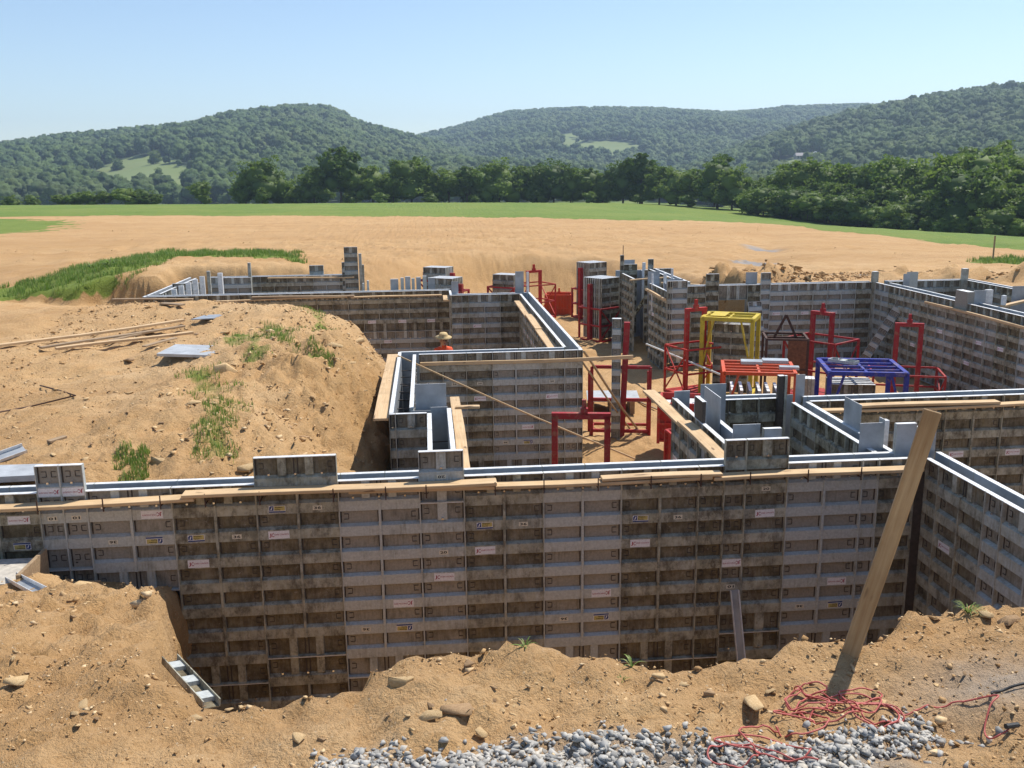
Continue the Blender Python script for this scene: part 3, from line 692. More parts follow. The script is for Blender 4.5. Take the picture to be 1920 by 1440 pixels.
def add_panel(parent, x, y, z, rz, w, h, flip=False, dirt=.5, stick=2, name='form_panel'):
    """panel whose lower left corner (seen from outside) is at x,y,z; rz turns its outside"""
    o = link(name, panel_mesh(w, h), parent)
    M_ = Matrix.Translation((x, y, z)) @ Matrix.Rotation(rz, 4, 'Z')
    o.matrix_local = M_; o['dirt'] = float(dirt)
    rl = rails_of(h); n = len(rl)
    if stick and n >= 3:
        q = lambda k: (rl[k] if not flip else rl[n-1-k])+.058
        def st(kind, sx, zz):
            s = link('sticker', sticker_mesh(kind), o, (sx if not flip else w-sx, -.0525, zz))
            s.rotation_euler = (0, rad(random.uniform(-1.5, 1.5)) + (math.pi if flip else 0), 0)
        num = W_NUM.get(round(w, 3))
        if w > .7:
            if stick > 1: st('WF', w*.25, q(n-2)); st(num, w*.74, q(n-2))
            st('JC', w*.25, q(n-3))
        elif num and stick > 1:
            st(num, w*.5, q(n-2)); 
            if w > .24: st('JC', w*.5, q(n-3))
    return o
def fill(length):
    out = []; L = length
    while L > .92: out.append(.914); L -= .914
    for w in (.508, .305, .254, .203):
        if L >= w: out.append(w); L -= w
    if L > .05: out.append(round(L, 3))
    return out
def face_run(parent, kind, a0, a1, n, spec=None, z=TOP, h=2.438, ext=0.0, stick=1, dirty=.55):
    """line of panels: kind S/N along X at Y=n, W/E along Y at X=n; a0..a1 the span; spec items (w, raise, flip, dirt, height)"""
    D = .062
    if spec is None: spec = [(w,) for w in fill(a1-a0)]
    pos = a0 if kind in 'SE' else a1
    for it in spec:
        it = tuple(it)+(None,)*(5-len(it)); w, rs, fl, di, hh = it
        rs = rs or 0; hh = h if hh is None else hh
        if fl is None: fl = random.random() < .35
        if di is None: di = min(1, max(.05, random.gauss(dirty, .22)))
        if hh > 0:
            zz = z+rs-hh
            loc = {'S': (pos, n+D, 0), 'N': (pos, n-D, rad(180)), 'W': (n+D, pos, rad(-90)), 'E': (n-D, pos, rad(90))}[kind]
            add_panel(parent, loc[0], loc[1], zz, loc[2], w, hh, fl, di, stick)
            if ext: add_panel(parent, loc[0], loc[1], zz-.914, loc[2], w, .9135, False, min(1, di+.25), 0)
        pos += w if kind in 'SE' else -w
def wall(label, loc):
    e = empty('wall_formwork', loc); tag(e, label, 'formwork', 'wall forms set for a concrete pour'); e['kind'] = 'thing'
    return e
class Wall:
    """a run of wall forms: two lines of panels with the empty cavity between; coordinates stay in world axes"""
    def __init__(s, label): s.e = wall(label, (0, 0, 0))
    def run(s, *a, **k): face_run(s.e, *a, **k); return s
    def ties(s, axis, a0, a1, n0, n1, step=.3048, zs=(2.55,)):
        b = MB().bar((0, -.5, 0), (0, .5, 0), .022, .012).mesh('tie', ['steel_and_shade'])
        for z in zs:
            for a in np.arange(a0+.15, a1, step):
                c = (n0+n1)/2; o = link('tie', b, s.e, (a, c, z) if axis == 'x' else (c, a, z)); o.rotation_euler = (0, 0, 0 if axis == 'x' else rad(90)); o.scale = (1, abs(n1-n0)-.02, 1)
        return s
    def plate(s, x0, x1, y0, y1, z0, z1, mat='panel_inside', name='filler_plate'):
        b = MB().box(x0, x1, y0, y1, z0, z1, 0); b.m[1] = 1
        link(name, b.mesh(name, [mat, 'panel_edge']), s.e); return s
    def post(s, x, y, z0, z1, w=.06, mat='panel_rail', name='corner_post'):
        b = MB().box(x-w/2, x+w/2, y-w/2, y+w/2, z0, z1, 0); b.m[1] = 1
        o = link(name, b.mesh(name, [mat, 'panel_edge']), s.e); o['dirt'] = .6; return s

# front wall, near face, read panel by panel from the photograph
F_SPEC = [(.914, 0, True, .95, 1.2192), (.254, .305, True, .15, 1.2192), (.254, .305, True, .15, 1.2192), (.914, 0, True, .30, 1.2192), (.914, 0, False, .88), (.914, .305, False, .85), (.914, 0, True, .20), (.508, -.305, False, .38),
          (.914, 0, False, .80), (.914, 0, True, .22), (.914, 0, False, .86), (.305, 0, False, 1.0), (.254, .305, True, .75), (.508, .305, False, .80), (.914, 0, True, .15), (.203, 0, True, .25), (.457, 0, False, .7)]
FX0 = -5.249
Wf = Wall('long front formwork wall with planks and printed stickers nearest the camera')
Wf.run('S', FX0, 5.72, 10.15, F_SPEC, ext=.914, stick=2)
Wf.run('S', FX0-1.828, FX0, 10.15, [(.914, 0, True, .9, 1.2192), (.914, 0, True, .9, 1.2192)], stick=1)
Wf.run('S', -3.827, -2.913, 10.15, [(.914, 0, True, .6, .9144)], z=TOP-1.2192, stick=0)     # short stacked forms under the half height one
Wf.run('S', -3.827, -2.913, 10.15, [(.914, 0, False, .9, .61)], z=TOP-1.2192-.9144-.002, stick=0)
pr = add_panel(Wf.e, -.171, 10.15+.062, TOP-.303, 0, .508, .608, True, .3, 0)
st_ = link('sticker', sticker_mesh('20'), pr, (.254, -.0525, .245+.058)); st_.rotation_euler = (0, math.pi, 0)
Wf.run('N', FX0-1.828, 3.60, 10.455, [(.914,)]*2 + [(.508, 0), (.914, 0), (.914, 0), (.508,0), (.914,), (.914,), (.914,), (.914,)] + [(.914,)]*1 + [(.508, .36, False, .2), (.508,), (.305,)])
Wf.run('N', 3.92, 5.82, 10.455, [(.254, .36, False, .3), (.508, 0), (.914, 0), (.224, .36)])
Wf.post(5.77, 10.18, -.3, TOP, .10, 'steel_and_shade'); Wf.post(5.87, 10.43, -.3, TOP, .05)
Wf.ties('x', -6, 5.6, 10.19, 10.41, .61, (2.2,))
Wr = Wall('right formwork wall coming towards the camera from the front wall')
Wr.run('W', 5.9, 10.15, 5.82, [(.305, 0, False, .8), (.914, 0, False, .75), (.305, 0, False, .5), (.914, 0, True, .45), (.508, 0, False, .3), (.914, 0, True, .5), (.305,)], ext=.914, stick=1)
Wr.run('E', 5.9, 10.4, 6.13); Wr.ties('y', 5.9, 10.0, 5.86, 6.08, .61, (2.2,))
Wr.plate(5.88, 6.08, 10.405, 10.413, .6, TOP+.30)
W2 = Wall('planked formwork wall crossing behind the small room on the right')
W2.run('S', 5.62, 12.0, 13.06, [(.305, 0, 0, .7), (.914, 0, 0, .9), (.914, 0, 0, .85), (.914, 0, 0, .9), (.914, 0, 0, .8), (.914, 0, 0, .6), (.914, 0, 0, .5), (.591,)], ext=.914, dirty=.8).run('N', 5.62, 12.0, 13.42)
W2.ties('x', 5.7, 12, 13.1, 13.38, .61, (2.2,))
W2.plate(5.52, 5.66, 13.40, 13.408, 2.0, TOP+.34); W2.plate(5.30, 5.50, 13.44, 13.448, 1.0, TOP+.02)
Ws = Wall('narrow formwork wall with plank and upright plates beside the red bin')
Ws.run('W', 10.46, 13.6, 3.66, dirty=.7).run('E', 10.46, 13.3, 3.98)
Ws.plate(3.715, 3.725, 12.05, 12.42, 2.3, TOP+.30, 'panel_inside'); Ws.plate(3.90, 3.91, 12.0, 12.75, 2.2, TOP+.36); Ws.plate(3.92, 4.30, 12.99, 13.0, 2.0, TOP+.33)
Ws.plate(3.62, 3.96, 10.62, 10.63, 2.0, TOP+.36); Ws.plate(3.69, 3.93, 13.58, 13.60, .6, TOP+.1)
Ws.plate(3.668, 3.716, 12.05, 12.42, TOP+.003, TOP+.30, 'steel_and_shade')
Wb = Wall('short dark formwork wall closing the back of the small room')
Wb.run('S', 4.02, 5.30, 13.33, [(.914, 0, 0, 1.0, 1.2192), (.366, 0, 0, 1.0, 1.2192)]).run('S', 4.02, 5.30, 13.335, [(.914, 0, 0, .8, 1.2192), (.366, 0, 0, .8, 1.2192)], z=TOP-1.23).run('N', 4.02, 5.30, 13.64)
Wb.post(5.24, 13.29, .6, TOP+.36, .09, 'steel_and_shade'); Wb.post(5.30, 13.27, .6, TOP+.36, .05)
Wb.plate(4.6, 4.68, 12.6, 12.68, .6, TOP-.38, 'panel_edge', 'corner_post')
We = Wall('dark formwork wall right of the small room with upright plates')
We.run('W', 10.46, 13.05, 5.32, dirty=.95).run('E', 10.46, 13.05, 5.60)
We.plate(5.575, 5.583, 11.35, 11.85, 2.2, TOP+.36); We.plate(5.22, 5.52, 10.62, 10.63, 2.2, TOP+.32); We.plate(5.52, 5.53, 10.62, 10.75, 2.2, TOP+.36)
We.post(5.72, 11.0, .6, TOP+.25, .09, 'panel_edge'); We.plate(5.66, 5.78, 10.52, 10.60, 2.3, TOP+.06, 'panel_edge', 'corner_post'); We.plate(5.83, 6.06, 10.55, 10.56, 2.2, TOP+.27)
We.plate(5.91, 6.02, 10.56, 10.60, 2.2, TOP+.27, 'panel_edge')
Wc = Wall('short formwork wall with wide plank joining the front wall to the corner room')
Wc.run('W', 10.46, 13.14, -.07, dirty=.4).run('E', 10.46, 13.45, .28, dirty=.4); Wc.ties('y', 10.6, 13.2, -.02, .23, .61, (2.6, 2.0))
Wc.plate(-.02, .23, 13.40, 13.41, .6, TOP+.02)
W3 = Wall('corner room formwork wall on the left with a plank hung outside')
W3.run('W', 13.2, 18.1, -.62, dirty=.6).run('E', 13.5, 17.8, -.27, dirty=.6)
W3.run('S', -.62, -.075, 13.14, [(.09, 0, False, .7), (.455, 0, False, .55)], stick=0); W3.ties('y', 13.3, 17.8, -.57, -.32, .61, (2.75, 2.45))
W3.plate(-.24, .22, 13.56, 13.57, .6, TOP+.34); W3.plate(.22, .30, 13.5, 13.51, .6, TOP-.05); W3.plate(-.30, -.02, 13.42, 13.43, 1.0, TOP-.03)
W4 = Wall('middle formwork wall of the corner room facing the camera with a batten')
W4.run('S', -.22, 2.98, 17.78, [(.914, 0, False, .5), (.508, 0, False, .8), (.914, 0, True, .35), (.508, 0, False, .4), (.255, 0, False, .4), (.101, 0, False, .5)], stick=2).run('N', -.6, 2.66, 18.14); W4.ties('x', -.4, 2.8, 17.83, 18.09, .61, (2.3,))
W4.post(2.955, 18.1, .55, TOP, .07, 'panel_edge')
W5 = Wall('long formwork wall receding behind the middle wall with ties across its cavity')
W5.run('W', 18.14, 26.95, 2.64, dirty=.75).run('E', 17.84, 27.3, 2.98); W5.ties('y', 18.2, 27, 2.69, 2.93, .46, (2.72,))
W5.plate(2.55, 2.80, 27.25, 27.26, .6, TOP+.62); W5.plate(2.88, 2.95, 27.2, 27.26, .6, TOP+.60, 'panel_edge', 'corner_post')
W6 = Wall('inner formwork wall behind the worker')
W6.run('S', .66, 2.64, 26.95, [(.305, 0, 0, .4), (.203, 0, 0, .6), (.914, 0, 0, .5), (.558, 0, 0, .8)]).run('N', .6, 2.9, 27.3)
W6.run('W', 26.95, 28.2, .62).plate(.68, .88, 27.3, 27.31, .6, TOP+.36)
W7 = Wall('long back formwork wall left of the worker with planks on it')
W7.run('S', -8.35, .62, 28.25, [(.914, 0, 0, .8, 1.2192) for _ in range(9)]+[(.744, 0, 0, .8, 1.2192)], dirty=.8).run('S', -8.35, .62, 28.252, z=TOP-1.224, h=1.2192, dirty=.4).run('S', -8.35, .62, 28.252, z=TOP-2.446, h=.61, stick=0).run('N', -8.35, .66, 28.58)
W7.run('W', 28.3, 28.58, -8.4, [(.28,)])
for k, x in enumerate((-1.15, -.84, -.70, -.50, -.36, -.16, .0)): W7.plate(x, x+(.24, .10, .16, .09, .14, .12, .22)[k], 28.9+.03*k, 28.98+.03*k, 2.2, TOP+.30+.03*(k % 3), ('panel_inside', 'panel_rail')[k % 2], 'corner_post')
W7.plate(-2.0, -1.95, 28.8, 28.9, 2.2, TOP+.2, 'panel_rail', 'corner_post').plate(-1.86, -1.80, 28.8, 28.9, 2.2, TOP+.28, 'panel_rail', 'corner_post')
W8 = Wall('farthest left formwork wall under the grassy bank')
W8.run('S', -7.7, -2.75, 33.6, dirty=.5, stick=0).run('N', -7.7, -2.75, 33.95, stick=0)
W8.run('S', -3.02, -2.45, 33.55, [(.10, .45, 0, .5), (.47, .98, 0, .5)], stick=0); W8.run('S', -4.2, -3.7, 33.9, [(.5, .33, 0, .5)], stick=0)
W8.post(-2.36, 33.5, .6, TOP+.75, .10); W8.post(-2.28, 33.6, .6, TOP+.35, .07)
W8.run('E', 29.0, 33.6, -8.05, stick=0).run('W', 28.6, 33.9, -8.38, stick=0)
W8.run('S', -8.2, -7.3, 30.9, [(.914, .1, 0, .2)], stick=0); W8.run('S', -6.9, -6.0, 32.4, [(.914, .1, 0, .2)], stick=0)
W8.post(-7.1, 31.2, .6, TOP+.45, .10); W8.post(-6.65, 30.8, .6, TOP+.42, .14, 'panel_edge'); W8.post(-6.1, 32.9, .6, TOP+.55, .10)
for i in range(5): W8.plate(-7.9+.16*i, -7.75+.16*i, 29.6+.25*i, 29.68+.25*i, 2.0, TOP+.06+.07*i, 'panel_edge', 'corner_post')
W9 = Wall('back right formwork wall with a window opening onto dirt')
D1S = [(.914, 0, 0, .85), (.406, .36, 0, 1.0), (.914, 0, 0, .5, .45), (.406, 0, 0, 1.0), (.305, .36, 0, .2), (.914, 0, 0, .2), (.914, 0, 0, .4), (.914, 0, 0, .35), (.508, 0, 0, .8)]
W9.run('S', 7.55, 13.8, 27.85, D1S, stick=1).run('N', 7.55, 13.8, 28.2, [(w[0], 0, 0, .5, w[4] if len(w) > 4 else None) for w in D1S[::-1]], stick=0)
W9.run('S', 8.87, 9.784, 27.85, [(.914, 0, 0, .7, 1.2192)], z=1.83, stick=0); W9.plate(9.79, 10.15, 28.1, 28.11, 2.0, TOP+.36)
W9.post(13.84, 27.9, .6, TOP+.32, .16, 'panel_rail')
W10 = Wall('long right formwork wall receding beside the red and blue racks')
W10.run('W', 13.4, 27.8, 13.80, dirty=.7, stick=1).run('E', 13.4, 27.6, 14.22); W10.ties('y', 13.5, 27.5, 13.85, 14.17, .61, (2.4,))
W10.plate(14.24, 14.44, 26.9, 26.91, 2.0, TOP+.34, 'panel_inside'); W10.plate(14.50, 14.86, 27.2, 27.21, 2.0, TOP+.36, 'panel_rail')
W10.plate(13.77, 13.96, 22.7, 23.25, TOP-.3, TOP+.30, 'panel_skin'); W10.plate(13.97, 14.3, 22.75, 22.76, 2.2, TOP+.33); W10.plate(14.34, 14.52, 22.8, 22.9, 2.2, TOP+.33, 'panel_edge', 'corner_post'); W10.plate(14.3, 14.38, 22.0, 22.1, 2.2, TOP+.28, 'panel_edge', 'corner_post')
W11 = Wall('far right box formwork wall with a plank bridge behind the long right wall')
W11.run('S', 14.3, 16.8, 27.9, dirty=.5, stick=0).run('N', 14.3, 16.8, 28.2, stick=0).run('W', 15.0, 27.8, 16.78, dirty=.6, stick=0).run('E', 15.0, 28.2, 17.1, stick=0)
W11.post(16.74, 27.86, .6, TOP+.36, .16, 'panel_rail'); W11.plate(15.3, 15.72, 23.2, 23.21, 2.2, TOP+.36)
W12 = Wall('perforated looking formwork wall end casting a shadow on the dirt floor')
W12.run('W', 26.75, 28.95, 6.95, [(.305, 0, 0, .6), (.914, 0, 0, .8), (.457, 0, 0, .9), (.524, 0, 0, .8)], dirty=.7).run('E', 27.0, 29.0, 7.5)
W12.run('S', 6.96, 7.56, 26.7, [(.09, .30, 0, .7), (.06, .30, 0, .6), (.45, .30, 0, .15)], stick=1); W12.plate(7.0, 7.5, 27.0, 27.01, TOP-.2, TOP+.33); W12.plate(7.2, 7.26, 27.2, 27.26, 2.0, TOP+.62, 'panel_edge', 'corner_post')
W12.plate(6.92, 7.30, 29.0, 29.01, 2.0, TOP+.36); W12.plate(7.42, 7.5, 28.9, 29.0, 2.0, TOP+.3, 'panel_edge', 'corner_post'); W12.post(6.98, 28.6, 2.2, TOP+.32, .06, 'panel_edge')
W13 = Wall('dark tall formwork corner standing behind the loaded rack')
W13.run('S', 6.70, 7.30, 32.2, [(.13, .62, 0, .8), (.47, .30, 0, .9)], stick=1).run('W', 30.3, 32.2, 6.74, dirty=.9, stick=0)
W13.run('S', 7.12, 7.62, 30.3, [(.12, .28, 0, .8), (.38, .0, 0, .9)], stick=0).run('E', 30.3, 33.2, 7.7, stick=0).run('N', 6.7, 7.9, 33.2, stick=0)
W13.plate(6.92, 7.30, 32.6, 32.61, 2.0, TOP+.42); W13.plate(7.36, 7.46, 31.6, 31.7, 2.0, TOP+.40, 'panel_edge', 'corner_post'); W13.post(6.80, 32.23, TOP+.5, TOP+.95, .02, 'steel_and_shade')
W13.run('S', 8.0, 8.9, 33.5, [(.2, .35, 0, .6), (.7, 0, 0, .5)], stick=0).run('E', 29.0, 33.5, 8.3, stick=0).run('W', 29.0, 33.5, 8.0, stick=0)

# ------------------------------------------------------------------ timber
def plank(p, q, w, t, label, mat='wood_new', up=(0, 0, 1), group=None, name='plank', cat='plank', over=None):
    """board from p to q; its mesh runs along local x so that the grain follows it"""
    p, q = Vector(p), Vector(q); L = (q-p).length; x = (q-p).normalized(); u = Vector(up)
    y = u.cross(x).normalized(); z = x.cross(y)
    bm = bmesh.new(); bmesh.ops.create_cube(bm, size=1); bmesh.ops.scale(bm, vec=(L, w, t), verts=bm.verts)
    bmesh.ops.subdivide_edges(bm, edges=[e for e in bm.edges if abs((e.verts[0].co-e.verts[1].co).x) > L*.9], cuts=6)
    for v in bm.verts:
        s = v.co.x/L; v.co.z += .0035*L*math.sin(5*s+L); v.co.y += .0015*L*math.sin(7*s+2*L)
    bmesh.ops.bevel(bm, geom=[e for e in bm.edges if e.calc_face_angle(0) > 1.0], offset=.004, segments=1, affect='EDGES')
    me = bpy.data.meshes.new(name); bm.to_mesh(me); bm.free(); me.materials.append(MAT[mat])
    o = link(name, me); c = (p+q)/2
    o.matrix_world = Matrix(((x.x, y.x, z.x, c.x), (x.y, y.y, z.y, c.y), (x.z, y.z, z.z, c.z), (0, 0, 0, 1)))
    return tag(o, label, cat, group)
GP = 'planks hung on the wall forms'
def clips(x0, x1, step, y, z):
    """steel bracket pins that hold the planks on the front wall"""
    b = MB().box(-.006, .006, -.20, -.19, -.09, .065).box(-.006, .006, -.19, .0, -.062, -.052).mesh('plank_bracket', ['rust_dark'])
    for i, x in enumerate(np.arange(x0, x1, step)):
        link('plank_bracket', b, Wf.e, (x+random.uniform(-.12, .12), y, z))
plank((-7, 10.045, 2.935), (-2.62, 10.045, 2.955), .185, .038, 'lowest plank hung on the front wall at the left edge', group=GP)
plank((-2.75, 10.035, 2.995), (.70, 10.04, 3.01), .185, .038, 'plank on the front wall lapped over its left neighbour under the raised forms', group=GP)
plank((-.95, 10.06, 2.955), (3.18, 10.05, 2.965), .17, .038, 'plank along the middle of the front wall ending under the raised twenty inch form', group=GP)
plank((1.9, 10.035, 3.0), (3.30, 10.03, 3.004), .14, .034, 'short upper plank on the front wall left of the leaning stake', group=GP)
plank((3.2, 10.045, 2.95), (5.72, 10.05, 2.965), .17, .038, 'rightmost plank on the front wall behind the leaning stake', group=GP)
clips(-6.8, 5.6, .62, 10.145, 2.965)
plank((3.53, 14.6, 2.93), (3.55, 12.4, 2.93), .20, .038, 'plank beside the red bin, far half of the pair on the narrow wall', group=GP)
plank((3.54, 12.5, 2.965), (3.55, 10.5, 2.965), .20, .038, 'plank beside the red bin, near half of the pair on the narrow wall', group=GP)
plank((-.74, 18.4, 2.93), (-.75, 13.25, 2.93), .22, .038, 'wide plank outside the left wall of the corner room', group=GP)
plank((.37, 14.5, 2.93), (.37, 10.5, 2.93), .15, .038, 'plank on the short joining wall right of its cavity', group=GP)
plank((.36, 13.75, 2.975), (.72, 13.72, 2.975), .10, .038, 'short wood block lying crosswise on the joining wall plank', group=GP)
plank((-.2, 17.7, 2.86), (3.95, 17.66, 2.90), .045, .07, 'thin batten across the middle wall poking past its right corner', group=GP, cat='batten')
plank((2.53, 26.4, 2.9), (2.53, 23.4, 2.9), .2, .038, 'farthest of three planks on the long receding wall', group=GP)
plank((2.53, 23.5, 2.935), (2.53, 21.2, 2.935), .2, .038, 'middle one of three planks on the long receding wall', group=GP)
plank((2.53, 21.3, 2.90), (2.53, 18.3, 2.90), .2, .038, 'nearest of three planks on the long receding wall', group=GP)
plank((-9.2, 28.1, 3.02), (-6.9, 28.1, 2.98), .15, .038, 'plank poking out at the far left end of the back wall', group=GP, mat='wood_old')
plank((-8.3, 28.05, 2.9), (-2.4, 28.05, 2.93), .16, .038, 'long plank on the left half of the back wall', group=GP)
plank((-5.2, 28.07, 2.98), (-2.2, 28.06, 2.97), .16, .05, 'second plank lying on the back wall plank', group=GP, mat='wood_old')
plank((-2.3, 28.05, 2.92), (.4, 28.05, 2.94), .15, .038, 'plank on the right half of the back wall', group=GP)
plank((.52, 28.1, 2.9), (.52, 27.0, 2.9), .18, .05, 'short plank at the inner corner above the worker', group=GP)
plank((-5.6, 33.45, 3.0), (-2.6, 33.45, 2.98), .12, .04, 'thin plank on the farthest left wall', group=GP)
plank((6.13, 12.96, 2.98), (8.5, 12.96, 2.98), .16, .038, 'upper plank on the crossing wall, its end showing', group=GP)
plank((5.72, 12.95, 2.94), (11.8, 12.95, 2.94), .15, .038, 'lower long plank on the crossing wall at the right edge', group=GP)
plank((13.72, 24.6, 2.82), (13.72, 15.0, 2.82), .10, .06, 'long batten on the long right wall', group=GP, cat='batten')
plank((14.3, 22.0, 3.06), (16.7, 23.6, 3.10), .12, .06, 'plank bridging the right box walls', group=GP)
plank((6.85, 28.9, 2.86), (6.85, 26.6, 2.84), .08, .07, 'short batten on the perforated looking wall end', group=GP, cat='batten')
plank((6.6, 30.1, 3.03), (7.9, 30.2, 3.08), .10, .04, 'thin plank laid across the dark tall corner', group=GP)
plank((7.45, 29.4, 3.0), (8.6, 29.0, 2.95), .1, .04, 'plank end behind the perforated looking wall', group=GP)
# leaning stake in the foreground
plank((2.22, 4.60, 3.42), (2.705, 4.68, 5.10), .092, .04, 'tall leaning wooden stake stuck in the foreground dirt', 'wood_stake', up=(-.42, -1, .1), name='wooden_stake', cat='stake')
# lumber lying in the yard on the left
def yard_plank(a, b, w, t, label, dz=0.0, mat='wood_new'):
    P, Q = at_z(*a, 3.07), at_z(*b, 3.07)
    zp, zq = ground_z(P[0], P[1]), ground_z(Q[0], Q[1]); zz = max(zp, zq)
    plank((P[0], P[1], zz+t/2+.02+dz), (Q[0], Q[1], zz+t/2+.03+dz), w, t, label, mat, group='lumber lying in the left yard')
yard_plank((-40, 660), (345, 607), .14, .05, 'longest plank lying in the left yard, at the back of the pile', .02)
yard_plank((76, 657), (345, 615), .12, .04, 'middle plank of the lumber pile in the left yard', .0, 'wood_old')
yard_plank((105, 660), (362, 629), .13, .05, 'front plank of the lumber pile in the left yard', .01)
yard_plank((205, 640), (290, 622), .12, .04, 'short dark plank inside the lumber pile', .0, 'wood_old')
yard_plank((270, 655), (330, 640), .10, .03, 'small offcut beside the lumber pile', -.01, 'wood_old')
yard_plank((306, 588), (344, 592), .18, .04, 'weathered dark board lying behind the lumber pile', -.01, 'wood_old')
yard_plank((92, 838), (124, 830), .09, .03, 'wood wedge lying alone on the yard dirt', -.01, 'wood_old')

# ------------------------------------------------------------------ racks, baskets and stored forms
def gz(x, y): return float(ground_z(np.array(x, float), np.array(y, float)))
class Rig:
    """a welded rack: every bar group is a part of its own"""
    def __init__(s, name, label, loc, rz, mat, cat='rack', group='steel racks for wall forms'):
        s.e = empty(name, loc, rz); tag(s.e, label, cat, group); s.m = mat
    def part(s, name, bars, w=.06, t=None, mat=None):
        b = MB()
        for p, q in bars: b.bar(p, q, w, t)
        o = link(name, b.mesh(name, [mat or s.m]), s.e); return o
    def plate(s, name, x0, x1, y0, y1, z0, z1, mat=None):
        return link(name, MB().box(x0, x1, y0, y1, z0, z1).mesh(name, [mat or s.m]), s.e)
def lug(r, x, y, z, mat=None):
    b = MB().box(x-.06, x+.06, y-.05, y+.05, z, z+.10).box(x-.035, x+.035, y-.035, y+.035, z+.10, z+.24)
    link('lifting_lug', b.mesh('lifting_lug', [mat or r.m]), r.e)
def lift_rack(label, loc, rz, mat, w=1.25, d=1.1, h=1.75, bh=.75, mesh_side=False, z=None, half=False):
    """rack with a tall lifting portal in the middle and a low basket round it"""
    z = gz(loc[0], loc[1]) if z is None else z
    r = Rig('lifting_rack', label, (loc[0], loc[1], z), rz, mat)
    a, c = w/2, d/2
    for x in (-.28, .28): r.part('portal_post', [((x, 0, .05), (x, 0, h))], .11, .09)
    r.part('portal_beam', [((-.335, 0, h+.03), (.335, 0, h+.03))], .11, .09); lug(r, 0, 0, h+.06)
    for sx in (-a, a):
        for sy in (-c, c): r.part('corner_post', [((sx, sy, 0), (sx, sy, bh))], .05)
    for zz, nm in ((.05, 'base_rail'), (bh*.5, 'middle_rail'), (bh, 'top_rail')):
        for p, q in (((-a, -c), (a, -c)), ((a, -c), (a, c)), ((a, c), (-a, c)), ((-a, c), (-a, -c))):
            r.part(nm, [((*p, zz), (*q, zz))], .045)
    for sx in (-a, a): r.part('brace', [((sx, -c, .08), (sx, c, bh-.05)), ((sx, c, .08), (sx, -c, bh-.05))], .03)
    r.plate('deck', -a, a, -c, c, .06, .075)
    return r
def store(label, x, y, z, rz, n, w, h, lean=0.0, gap=.062, group='wall forms stored upright in the racks', stick=0, dirt=None):
    """single wall forms standing face to face"""
    for i in range(n):
        o = link('wall_form', panel_mesh(w, h)); o['dirt'] = random.uniform(.35, .85) if dirt is None else dirt
        off = (i-(n-1)/2)*gap
        o.matrix_world = Matrix.Translation((x-math.sin(rz)*off, y+math.cos(rz)*off, z)) @ Matrix.Rotation(rz, 4, 'Z') @ Matrix.Rotation(lean, 4, 'X') @ Matrix.Translation((-w/2, 0, 0))
        tag(o, label, 'wall form', group)
# tall loaded racks in the corridor
def loaded_rack(label, plabel, x, y, rz, mat, z=None, n=8, h=2.438, post=True):
    z = gz(x, y) if z is None else z
    r = Rig('form_rack', label, (x, y, z), rz, mat)
    a, c = .56, .52
    for sx in (-a, a):
        for sy in (-c, c): r.part('corner_post', [((sx, sy, 0), (sx, sy, 1.25))], .06)
    for zz, nm in ((.08, 'base_rail'), (.62, 'middle_rail'), (1.22, 'top_rail')):
        for p, q in (((-a, -c), (a, -c)), ((a, -c), (a, c)), ((a, c), (-a, c)), ((-a, c), (-a, -c))): r.part(nm, [((*p, zz), (*q, zz))], .055)
    r.part('brace', [((-a, -c, .1), (a, -c, 1.2)), ((a, -c, .1), (-a, -c, 1.2))], .04)
    r.part('portal_post', [((-a+.01, 0, .1), (-a+.01, 0, h-.05))], .16, .12); r.part('portal_post', [((a-.01, 0, .1), (a-.01, 0, h-.05))], .16, .12)
    store(plabel, x, y, z+.16, rz, n, .914, h, gap=.105)
    return r
loaded_rack('tall red rack packed with wall forms in the middle of the corridor', 'wall form standing in the nearest packed red rack of the corridor', 6.15, 32.9, rad(36), 'paint_crimson', n=9, h=2.1336)
loaded_rack('packed red rack half hidden behind the nearest packed rack', 'wall form standing in the packed red rack behind the nearest one', 6.55, 37.2, rad(30), 'paint_crimson', z=.72, n=8, h=2.1336)
loaded_rack('packed red rack behind the receding wall, with crossed braces', 'wall form in the packed red rack behind the receding wall', 3.0, 35.2, rad(-35), 'paint_crimson', n=6, h=1.524)
loaded_rack('front one of two packed red racks behind the worker', 'wall form in the front packed red rack behind the worker', .62, 31.6, rad(-32), 'paint_crimson', n=7, h=1.524)
loaded_rack('back one of two packed red racks behind the worker', 'wall form in the back packed red rack behind the worker', .40, 33.6, rad(-30), 'paint_crimson', n=6, h=1.524)
lift_rack('empty red lifting rack right of the packed rack behind the receding wall', (4.05, 35.6), rad(25), 'paint_red', z=1.05, h=1.75, bh=1.3)
